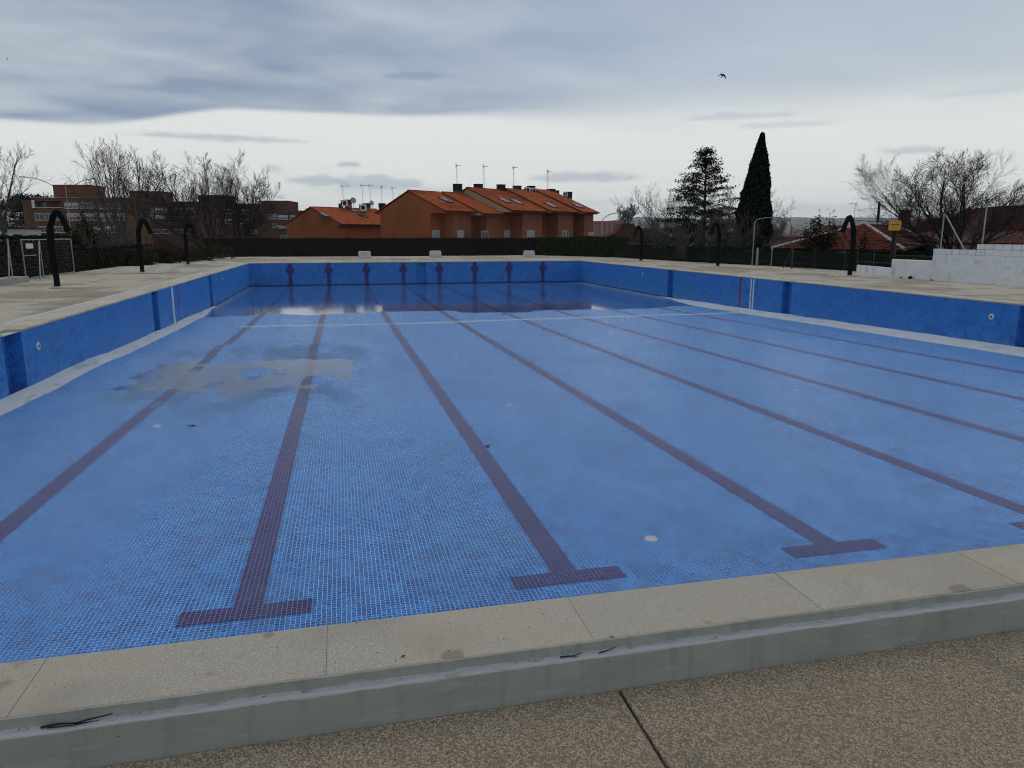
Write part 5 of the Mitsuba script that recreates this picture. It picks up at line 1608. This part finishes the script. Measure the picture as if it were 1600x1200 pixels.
far_house('small reddish far house at the foot of the hills', 1196, 1220, 360, 260, -14, 'brick_pink', [(1200, 1202, 362, 364)], extras=[(1204, 1212, 358, 0, 'roof_pink')])
far_house('far house with a red roof band above the pavilion', 1300, 1320, 350, 240, -14, 'brick_red', [(1309, 1313, 351, 354)], extras=[(1306, 1316, 344, 0, 'render_white')])
far_house('white square far house behind the apex of the pavilion roof', 1337, 1352, 343, 280, -14, 'render_white', [(1340, 1342, 347, 350), (1346, 1348, 347, 350)], extras=[(1340, 1350, 342, 0, 'roof_pink')])
far_house('grey far house left of the dark pole', 1357, 1372, 345, 330, -14, 'render_beige', [(1360, 1362, 347, 349)], extras=[(1360, 1366, 343.5, 0, 'render_beige')])
far_house('pale house with a gabled roof between magnolia and shower', 1288, 1330, 362, 170, -14, 'render_beige', [(1300, 1303, 362.5, 365)], roof=[(1284, 365), (1304, 352.5), (1332, 364.5)])
far_house('dim far house right of the dark pole', 1369, 1396, 351, 300, -14, 'brick_dark', [(1380, 1382, 353, 355)], extras=[(1382, 1394, 348, 0, 'chimney_cap')])

# brown roofed house on the far right
FH = Frame((*(44.821, 53.177, 1.589)[:2], GZ), (1, 0)); FH.a, FH.n = np.array([0.90, -0.436, 0]), np.array([-0.436, -0.90, 0])
h_ = 62 / 1128.4
hh = thing('brown_roof_house', 'large house with a dark brown roof and a chimney behind the right bare tree', 'house')
part(hh, 'wall', FH.box(1.2, 17, -9, -0.6, GZ, zz(372, h_)), 'brick_dark')
part(hh, 'roof', [pr(FH, [(-0.8, zz(373, h_)), (2.6, zz(346, h_)), (3.6, zz(339, h_)), (9.0, zz(332.5, h_)), (12.5, zz(352, h_)), (14.5, zz(372, h_))], 0.0, -9.5)], 'roof_dark')
ck = part(hh, 'chimney', FH.box(1.9, 2.6, -4, -3.2, zz(350, h_), zz(327, h_)), 'brick_dark')
part(ck, 'cap', FH.box(1.75, 2.75, -4.1, -3.1, zz(327, h_) + 0.002, zz(325, h_)), 'chimney_cap')
FH2 = Frame((*(45.66, 44.764, 1.604)[:2], GZ), (1, 0)); FH2.a, FH2.n = FH.a, FH.n
h2 = thing('brown_roof_house', 'house with a brown mottled roof at the right edge of the picture', 'house')
s2 = 54 / 1128.4
part(h2, 'wall', FH2.box(0.6, 9, -8, -0.6, GZ, zz(371, s2)), 'brick_dark')
part(h2, 'roof', pr(FH2, [(-0.5, zz(372, s2)), (1.3, zz(321, s2)), (9.5, zz(318, s2)), (10, zz(372, s2))], 0.0, -8), 'roof_dark')
FW = Frame((*(35.977, 37.789, 1.12)[:2], GZ), (1, 0)); FW.a, FW.n = FH.a, FH.n
s3 = 45 / 1128.4
sh = thing('long_shed', 'long low shed with a beige wall behind the white block wall', 'shed')
part(sh, 'wall', FW.box(0, 10, -4, 0, GZ, 1.25), 'render_beige')
part(sh, 'roof', hexa([FW.p(a, n, z) for a in (-0.3, 10.3) for n, z0 in ((0.35, 1.26), (-4.3, 1.95)) for z in (z0, z0 + 0.09)]), 'roof_dark')
part(sh, 'joint', FW.box(2.45, 2.49, 0.001, 0.012, 0.0, 1.24), 'brown_trim_shade')
FV = Frame((*(34.468, 40.196, 1.095)[:2], GZ), (1, 0)); FV.a, FV.n = FH.a, FH.n
vd = thing('dark_veranda', 'dark open veranda under a beam behind the stepped wall', 'shelter')
part(vd, 'roof_beam', FV.box(-0.5, 3.6, -0.2, 0.1, 1.30, 1.45), 'chimney_cap')
part(vd, 'back_wall', FV.box(-0.5, 3.6, -3.2, -3.0, GZ, 1.3), 'brick_dark')
part(vd, 'roof', FV.box(-0.6, 3.7, -3.3, -0.21, 1.36, 1.46), 'roof_dark')
for a in (0.2, 1.9, 3.3):
    part(vd, 'post', FV.box(a, a + 0.1, -0.15, -0.05, GZ, 1.298), 'post_wood')
part(vd, 'table', [FV.box(0.8, 2.4, -1.6, -0.8, 0.30, 0.36), FV.box(0.9, 1.0, -1.3, -1.2, GZ, 0.298), FV.box(2.2, 2.3, -1.3, -1.2, GZ, 0.298)], 'blind_grey')

# ------------------------------------------------------------------ trees
def up_stems(n, seed, tilt, spread0=0.0):
    r = random.Random(seed)
    out = []
    for k in range(n):
        a = 2 * math.pi * (k + r.random() * 0.6) / n
        t = tilt * r.uniform(0.6, 1.2) + spread0
        out.append(((math.cos(a) * t, math.sin(a) * t, 1.0), r.uniform(0.8, 1.05)))
    return out


def ground_at(q):
    return (q[0], q[1], GZ)


BT = 'bare trees behind the left hedge'
bare_tree('bare tree at the left edge above the pine', 101, ground_at((-42.051, 107.427, 0.882)), (-40.253, 107.005, 14.046)[2], up_stems(4, 1, 0.34), 0.20, 'bark_pale', trunk_h=5.0, rmin=0.013)
bare_tree('slender bare poplar over the orange apartment block, left one of two', 102, ground_at((-30.47, 114.984, 0.796)), (-33.064, 115.592, 15.515)[2], [((-0.42, 0.05, 1), 1.0), ((-0.22, 0.1, 1), 1.0), ((-0.05, -0.1, 1), 0.95), ((-0.55, -0.1, 0.9), 0.85)], 0.17, 'bark_pale', trunk_h=2.2, rmin=0.013)
bare_tree('slender bare poplar between the two red roof huts', 103, ground_at((-30.609, 118.098, 0.77)), (-30.295, 118.024, 15.736)[2], [((-0.16, 0.0, 1), 1.0), ((-0.02, 0.1, 1), 0.98), ((0.08, -0.1, 1), 0.9)], 0.16, 'bark_pale', trunk_h=2.5, rmin=0.013)
bare_tree('bare tree in front of the second red roof hut', 104, ground_at((-28.94, 119.761, 0.753)), (-26.416, 119.169, 15.107)[2], [((0.0, 0.0, 1), 1.0), ((0.25, 0.1, 1), 0.95), ((-0.2, -0.1, 1), 0.85), ((0.4, 0, 0.9), 0.8)], 0.20, 'bark_pale', trunk_h=5.5, rmin=0.013)
bare_tree('big spreading leafless tree with many dark stems left of the low house', 105, ground_at((-14.655, 93.818, 0.943)), (-12.996, 93.429, 11.641)[2], [((-1.0, 0.1, 1), 1.2), ((-0.55, -0.3, 1), 1.05), ((-0.2, 0.3, 1), 1.0), ((0.1, -0.2, 1), 1.0), ((0.4, 0.2, 1), 0.95), ((-1.25, -0.3, 0.75), 1.15), ((-0.8, 0.5, 0.9), 1.0)], 0.17, trunk_h=2.4, width=1.05, rmin=0.014, sides=(11, 8, 5))
bare_tree('dark leafless tree with upright stems beside the low orange roofed house', 106, ground_at((-12.049, 97.315, 0.908)), (-11.079, 97.088, 12.093)[2], [((-0.25, 0.1, 1), 0.95), ((0.0, -0.2, 1), 1.05), ((0.25, 0.2, 1), 1.0), ((0.55, -0.1, 1), 0.9), ((0.42, 0.4, 1), 0.9)], 0.16, trunk_h=2.2, rmin=0.014, sides=(11, 8, 5))
bare_tree('large leafless tree with arching branches behind the white block wall', 107, ground_at((32.678, 33.426, 1.014)), (32.866, 33.382, 6.608)[2], [((-1.0, 0.3, 0.9), 1.15), ((-0.62, -0.2, 1), 1.05), ((-0.22, 0.2, 1), 1.0), ((0.02, -0.2, 1), 1.0), ((0.32, 0.2, 1), 1.1), ((0.85, -0.1, 0.9), 1.1), ((-1.1, 0.0, 0.65), 1.0), ((1.0, 0.3, 0.6), 1.1)], 0.10, trunk_h=2.8, width=1.3, rmin=0.0056, sides=(13, 10, 8), spread=0.85)
bare_tree('small thin street tree over the brown bungalow', 108, ground_at((41.787, 103.188, 0.283)), (41.664, 103.217, 7.249)[2], up_stems(6, 3, 0.6), 0.10, 'bark_pale', trunk_h=5.6, rmin=0.016)
for q, top, lab, seed in (((35.402, 79.007, 0.241), (35.204, 79.053, 5.42)[2], 'twiggy bare tree left of the conifer, nearest the bungalow', 111), ((34.869, 71.942, 0.361), (34.042, 72.136, 7.253)[2], 'bare tree with fine twigs against the left side of the conifer', 112),
                          ((37.727, 67.164, 0.43), (37.239, 67.278, 6.785)[2], 'bare tree with fine twigs between the conifer and the cypress', 113), ((27.503, 53.127, 0.705), (27.355, 53.161, 3.656)[2], 'low bare thicket tree in front of the conifer', 114),
                          ((29.405, 50.627, 0.739), (29.21, 50.672, 3.964)[2], 'low bare thicket tree in front of the cypress', 115), ((51.611, 80.344, 0.156), (51.279, 80.422, 4.886)[2], 'small bare tree just right of the cypress', 116), ((27.032, 57.345, 0.636), (26.926, 57.37, 3.165)[2], 'low bare thicket tree behind the farthest right shower', 117)):
    bare_tree(lab, seed, ground_at(q), top, up_stems(6, seed, 0.75 if seed != 116 else 0.4), 0.10, 'bark_pale', trunk_h=1.6, rmin=0.010)

# cypress
cy = thing('cypress', 'tall narrow dark cypress right of the conifer', 'tree')
cq = (33.747, 55.772, 0.104)
ctop = (33.574, 55.812, 9.957)[2]
r_ = np.random.default_rng(201)
N_ = 64000
u = r_.random(N_) ** 0.8
H_ = ctop - GZ
prof_ = lambda u: np.interp(u, [0, 0.08, 0.25, 0.42, 0.60, 0.74, 0.87, 0.95, 1.0], [0.5, 1.25, 1.52, 1.45, 1.12, 0.82, 0.48, 0.20, 0.03])
ang_ = r_.random(N_) * 2 * np.pi
lump_ = 0.74 + 0.55 * meshkit.fbm(np.c_[np.cos(ang_) * 2.2, np.sin(ang_) * 2.2, u * 16], 4, 6)
rad_ = prof_(u) * lump_ * (0.30 + 0.70 * r_.random(N_) ** 0.35)
tip_ = np.array([0.42 * u * u, 0, 0])[None] if False else np.c_[0.42 * u ** 1.6, 0 * u, 0 * u]
cpts = np.c_[cq[0] + rad_ * np.cos(ang_), cq[1] + rad_ * np.sin(ang_), GZ + u * H_] + tip_
leaves(cy, 'crown', cpts, 0.11, 202, (0.006, 0.010, 0.005), (0.022, 0.030, 0.014), up=-0.2, long=1.5)
us = np.linspace(0, 0.97, 24)
part(cy, 'trunk', tube(np.c_[cq[0] + 0.42 * us ** 1.6, cq[1] + 0 * us, GZ + us * H_], 0.20 * (1 - us) + 0.03, 10), 'bark_dark')

# conifer with gaps
cf = thing('conifer', 'dark conifer with ragged tiers and gaps left of the cypress', 'tree')
fq = (32.852, 62.144, -0.051)
ftop = (32.027, 62.337, 9.382)[2]
rr_ = np.random.default_rng(211)
seg, pts = [], []
HC = ftop - GZ
seg.append(((fq[0], fq[1], GZ), (fq[0] - 0.15, fq[1], GZ + HC * 0.55), 0.22, 0.12))
seg.append(((fq[0] - 0.15, fq[1], GZ + HC * 0.55), (fq[0] - 0.35, fq[1], ftop - 0.2), 0.12, 0.03))
z = GZ + HC * 0.16
while z < ftop - 0.1:
    u = (z - GZ) / HC
    R = 6.4 * (1 - u) ** 0.80 + 0.25
    for k in range(rr_.integers(4, 8)):
        a = rr_.random() * 2 * np.pi
        L = R * rr_.uniform(0.55, 1.12)
        cx = fq[0] - 0.15 - 0.2 * u
        droop = -0.10 + 0.35 * u
        e = np.array([cx + L * math.cos(a), fq[1] + L * math.sin(a), z + L * droop + rr_.normal(0, 0.12)])
        s = np.array([cx, fq[1], z])
        mid = (s + e) / 2 + [0, 0, 0.08 * L]
        seg += [(tuple(s), tuple(mid), 0.035, 0.022), (tuple(mid), tuple(e), 0.022, 0.008)]
        for t in np.linspace(0.34, 1.0, max(3, int(L * 3.4))):
            if rr_.random() < 0.24:
                continue
            c = (s * (1 - t) ** 2 + 2 * mid * t * (1 - t) + e * t * t)
            m = int(rr_.integers(10, 22))
            pts.append(c + rr_.normal(0, 1, (m, 3)) * np.array([0.19, 0.19, 0.10]) + [0, 0, rr_.normal(0, 0.05)])
    z += rr_.uniform(0.16, 0.34)
part(cf, 'trunk', segments_mesh(seg[:2], 8), 'bark_dark')
part(cf, 'branches', segments_mesh(seg[2:], 4), 'bark_dark')
leaves(cf, 'crown', np.vstack(pts), 0.085, 212, (0.007, 0.011, 0.007), (0.028, 0.036, 0.020), up=0.4, long=1.3)

# umbrella pine on the left, magnolia and bush on the right
pn = thing('stone_pine', 'broad dark pine crown behind the left hedge, left of the orange apartments', 'tree')
pq = (-91.874, 249.541, -0.211)
rr_ = np.random.default_rng(221)
cl = []
for k in range(150):
    a, q = rr_.random() * 2 * np.pi, rr_.random() ** 0.5
    x, y = pq[0] + 12.5 * q * math.cos(a), pq[1] + 6 * q * math.sin(a)
    zt = 1.7 + (367 - (303 + 20 * max(0.0, -(x - pq[0]) / 12.5) ** 1.2)) * 222 / 1128.4
    cl.append((x, y, zt - 0.9 - 9 * q ** 2.5 * rr_.random() - 8 * rr_.random() ** 2 * (1 - 0.3 * q)))
cl = np.array(cl)
P_ = cl[rr_.integers(0, len(cl), 20000)] + rr_.normal(0, 1, (20000, 3)) * np.array([1.0, 1.0, 0.55])
leaves(pn, 'crown', P_, 0.30, 222, (0.005, 0.009, 0.004), (0.020, 0.030, 0.013), up=0.3)
part(pn, 'trunk', segments_mesh([((pq[0], pq[1], GZ), (pq[0] + 0.3, pq[1], 3.2), 0.35, 0.25)] + [((pq[0] + 0.3, pq[1], 3.0), tuple(c - [0, 0, 0.3]), 0.14, 0.04) for c in cl[:18]], 7), 'bark_dark')

shrub('magnolia', 'dense dark broadleaf tree in front of the orange pavilion roof', (*(29.767, 41.298, 1.095)[:2], -1.2), 1.25, 1.2, 3.9, 5200, 231, 0.085, (0.007, 0.012, 0.006), (0.030, 0.042, 0.018), cat='tree', rough=0.45)
shrub('laurel_bush', 'dark upright bush behind the nearest right shower', (*(30.159, 38.125, 0.945)[:2], -1.6), 0.75, 0.7, 2.9, 3200, 232, 0.07, (0.006, 0.011, 0.006), (0.022, 0.034, 0.016), rough=0.45)
shrub('round_bush', 'dark rounded bush at the right end of the ivy hedge', (*(29.259, 67.094, 0.341)[:2], -1.6), 2.2, 1.6, 2.7, 3600, 233, 0.09, (0.007, 0.012, 0.006), (0.026, 0.034, 0.016), rough=0.5)
for k, (q, lab) in enumerate((((-18.496, 63.905, 0.804), 'pale leafless bush sprawling beside the dome shrub'), ((-17.167, 61.539, 0.643), 'grey leafless bush over the low left hedge'))):
    bare_tree(lab, 240 + k, (q[0], q[1], -0.9), q[2] + (1.9 if k == 0 else 1.5), [((-0.2, 0, 1), 0.9), ((0.9, 0.1, 0.7), 1.1), ((1.5, 0, 0.5), 1.2), ((-0.8, 0.2, 0.8), 0.8), ((0.4, -0.4, 1), 1.0)], 0.05, 'bark_pale', rmin=0.009, name='bare_bush')

# ------------------------------------------------------------------ lamps, pole, birds
lp = thing('street_lamp', 'double armed street lamp in front of the orange apartment block', 'street lamp')
q = (-49.52, 155.396, 0.495)
zt = (-48.554, 155.169, 8.645)[2]
part(lp, 'pole', rod((q[0], q[1], GZ), (q[0], q[1], (-48.197, 155.086, 11.667)[2]), 0.13, 8, 0.08), 'steel_grey', smooth=50)
for s_, L_, hz in ((-1, 6.6, (-54.276, 156.51, 12.475)[2]), (1, 4.6, (-44.036, 154.111, 12.36)[2])):
    a_ = np.linspace(0, 1, 9)
    P = np.c_[q[0] + s_ * L_ * a_ ** 1.25, q[1] + 0 * a_, zt + (hz - zt) * np.sin(a_ * np.pi / 2) ** 0.9]
    k = part(lp, 'arm', tube(P, 0.06, 7), 'steel_dark', smooth=60)
    e = P[-1]
    part(k, 'lamp_head', box(e[0] - 0.1 if s_ > 0 else e[0] - 0.9, e[0] + 0.9 if s_ > 0 else e[0] + 0.1, e[1] - 0.14, e[1] + 0.14, e[2] - 0.02, e[2] + 0.14), 'steel_dark')
lp = thing('street_lamp', 'single armed street lamp at the right end of the terrace', 'street lamp')
q = (58.941, 160.793, 0.237)
a_ = np.linspace(0, 1, 8)
z0_, z1_ = (58.82, 160.822, 5.286)[2], (62.206, 160.029, 7.004)[2]
part(lp, 'pole', rod((q[0], q[1], GZ), (q[0], q[1], z0_), 0.12, 8, 0.09), 'steel_grey', smooth=50)
P = np.c_[q[0] + 3.4 * a_ ** 1.3, q[1] + 0 * a_, z0_ + (z1_ - z0_) * np.sin(a_ * np.pi / 2)]
k = part(lp, 'arm', tube(P, 0.08, 7), 'steel_dark', smooth=60)
part(k, 'lamp_head', box(P[-1][0] - 0.1, P[-1][0] + 0.8, P[-1][1] - 0.15, P[-1][1] + 0.15, P[-1][2] - 0.02, P[-1][2] + 0.14), 'steel_dark')
q = (49.647, 60.263, 2.881)
po = thing('utility_pole', 'dark wooden pole standing up behind the pavilion roof', 'pole')
part(po, 'shaft', rod((q[0], q[1], GZ), (q[0], q[1], (49.45, 60.309, 4.881)[2]), 0.13, 9, 0.11), 'post_wood', smooth=50)
part(po, 'cap', rod((q[0], q[1], (49.45, 60.309, 4.881)[2] + 0.001), (q[0], q[1], (49.45, 60.309, 4.881)[2] + 0.06), 0.14, 9, 0.06), 'steel_dark')


def bird(label, c, size, turn):
    """A bird on the downstroke: one continuous body with a tail fan, a beaked head and two swept wings."""
    import manifold3d as m3
    t = thing('flying_bird', label, 'bird')

    def ball(p, r):
        return m3.Manifold.sphere(r, 14).translate(p)
    J = [((-0.34, 0, 0.0), 0.012), ((-0.2, 0, 0.01), 0.035), ((-0.06, 0, 0.01), 0.062), ((0.07, 0, 0.02), 0.058), ((0.15, 0, 0.05), 0.038), ((0.205, 0, 0.06), 0.036), ((0.25, 0, 0.055), 0.008)]
    body = m3.Manifold.batch_boolean([m3.Manifold.batch_hull([ball(a, ra), ball(b, rb)]) for (a, ra), (b, rb) in zip(J[:-1], J[1:])], m3.OpType.Add)
    tail = m3.Manifold.batch_hull([ball((-0.16, 0, 0.01), 0.012), ball((-0.36, 0.055, 0), 0.006), ball((-0.36, -0.055, 0), 0.006)])
    ws = []
    for s in (-1, 1):
        W = [[(0.10, 0.03 * s, 0.04), (-0.10, 0.03 * s, 0.03)], [(0.15, 0.17 * s, 0.06), (-0.06, 0.19 * s, 0.045)], [(0.08, 0.31 * s, -0.05), (-0.09, 0.29 * s, -0.05)], [(-0.06, 0.44 * s, -0.20), (-0.10, 0.42 * s, -0.19)]]
        for A, B in zip(W[:-1], W[1:]):
            ws.append(m3.Manifold.batch_hull([ball(p_, 0.011) for p_ in A + B]))
    bm = m3.Manifold.batch_boolean([body, tail] + ws, m3.OpType.Add).refine_to_length(0.02)
    mm = bm.to_mesh()
    m = trimesh.Trimesh(mm.vert_properties[:, :3], mm.tri_verts)
    trimesh.smoothing.filter_taubin(m, iterations=6)
    m.apply_scale(size)
    m.apply_transform(trimesh.transformations.euler_matrix(*turn))
    m.apply_translation(c)
    part(t, 'body', m, 'bird_black', smooth=60)


bird('dark bird flying in the grey sky above the cypress', (23.743, 43.737, 11.557), 0.62, (0.5, -0.75, 0.55))
bird('tiny dark bird in the sky near the left edge', (-36.742, 101.047, 22.002), 0.42, (0.3, 0.0, 0.8))

# ------------------------------------------------------------------ hills
def hills(r0, r1, zmax, seed, az0, az1, n=160):
    az = np.radians(np.linspace(az0, az1, n))
    prof = meshkit.fbm(np.c_[np.linspace(az0, az1, n) * 0.13, np.zeros(n), np.zeros(n)], 5, seed)
    v, m = [], 7
    for k in range(m):
        t = k / (m - 1)
        rr = r0 + (r1 - r0) * t
        w = meshkit.fbm(np.c_[np.sin(az) * rr / 450, np.cos(az) * rr / 450, np.zeros(n)], 4, seed + 3) - 0.5
        zt = -30 + (zmax * (0.45 + 0.75 * prof) + 30) * np.sin(min(1, t * 1.15) * np.pi / 2) + 30 * w * t
        v.append(np.c_[np.sin(az) * rr, np.cos(az) * rr, zt])
    v = np.vstack(v)
    i0 = (np.arange(m - 1)[:, None] * n + np.arange(n - 1)).ravel()
    f = np.vstack([np.c_[i0, i0 + n + 1, i0 + 1], np.c_[i0, i0 + n, i0 + n + 1]])
    return trimesh.Trimesh(v, f, process=False)


solo('hills', hills(3500, 4700, 122, 5, -62, 88), 'mountain_rock', 'long blue range of hills on the horizon', kind='structure', smooth=True)

# ------------------------------------------------------------------ air
scene['air'] = {'type': 'homogeneous', 'albedo': {'type': 'rgb', 'value': [0.93, 0.95, 0.97]}, 'sigma_t': 0.00011}
scene['haze'] = {'type': 'cube', 'to_world': T().translate([0, 0, 57]).scale([5200, 5200, 98]), 'bsdf': {'type': 'null'}, 'interior': {'type': 'ref', 'id': 'air'}}
tag('haze', 'thin haze in the air over the whole place', kind='stuff')
scene['camera']['medium'] = {'type': 'ref', 'id': 'air'}
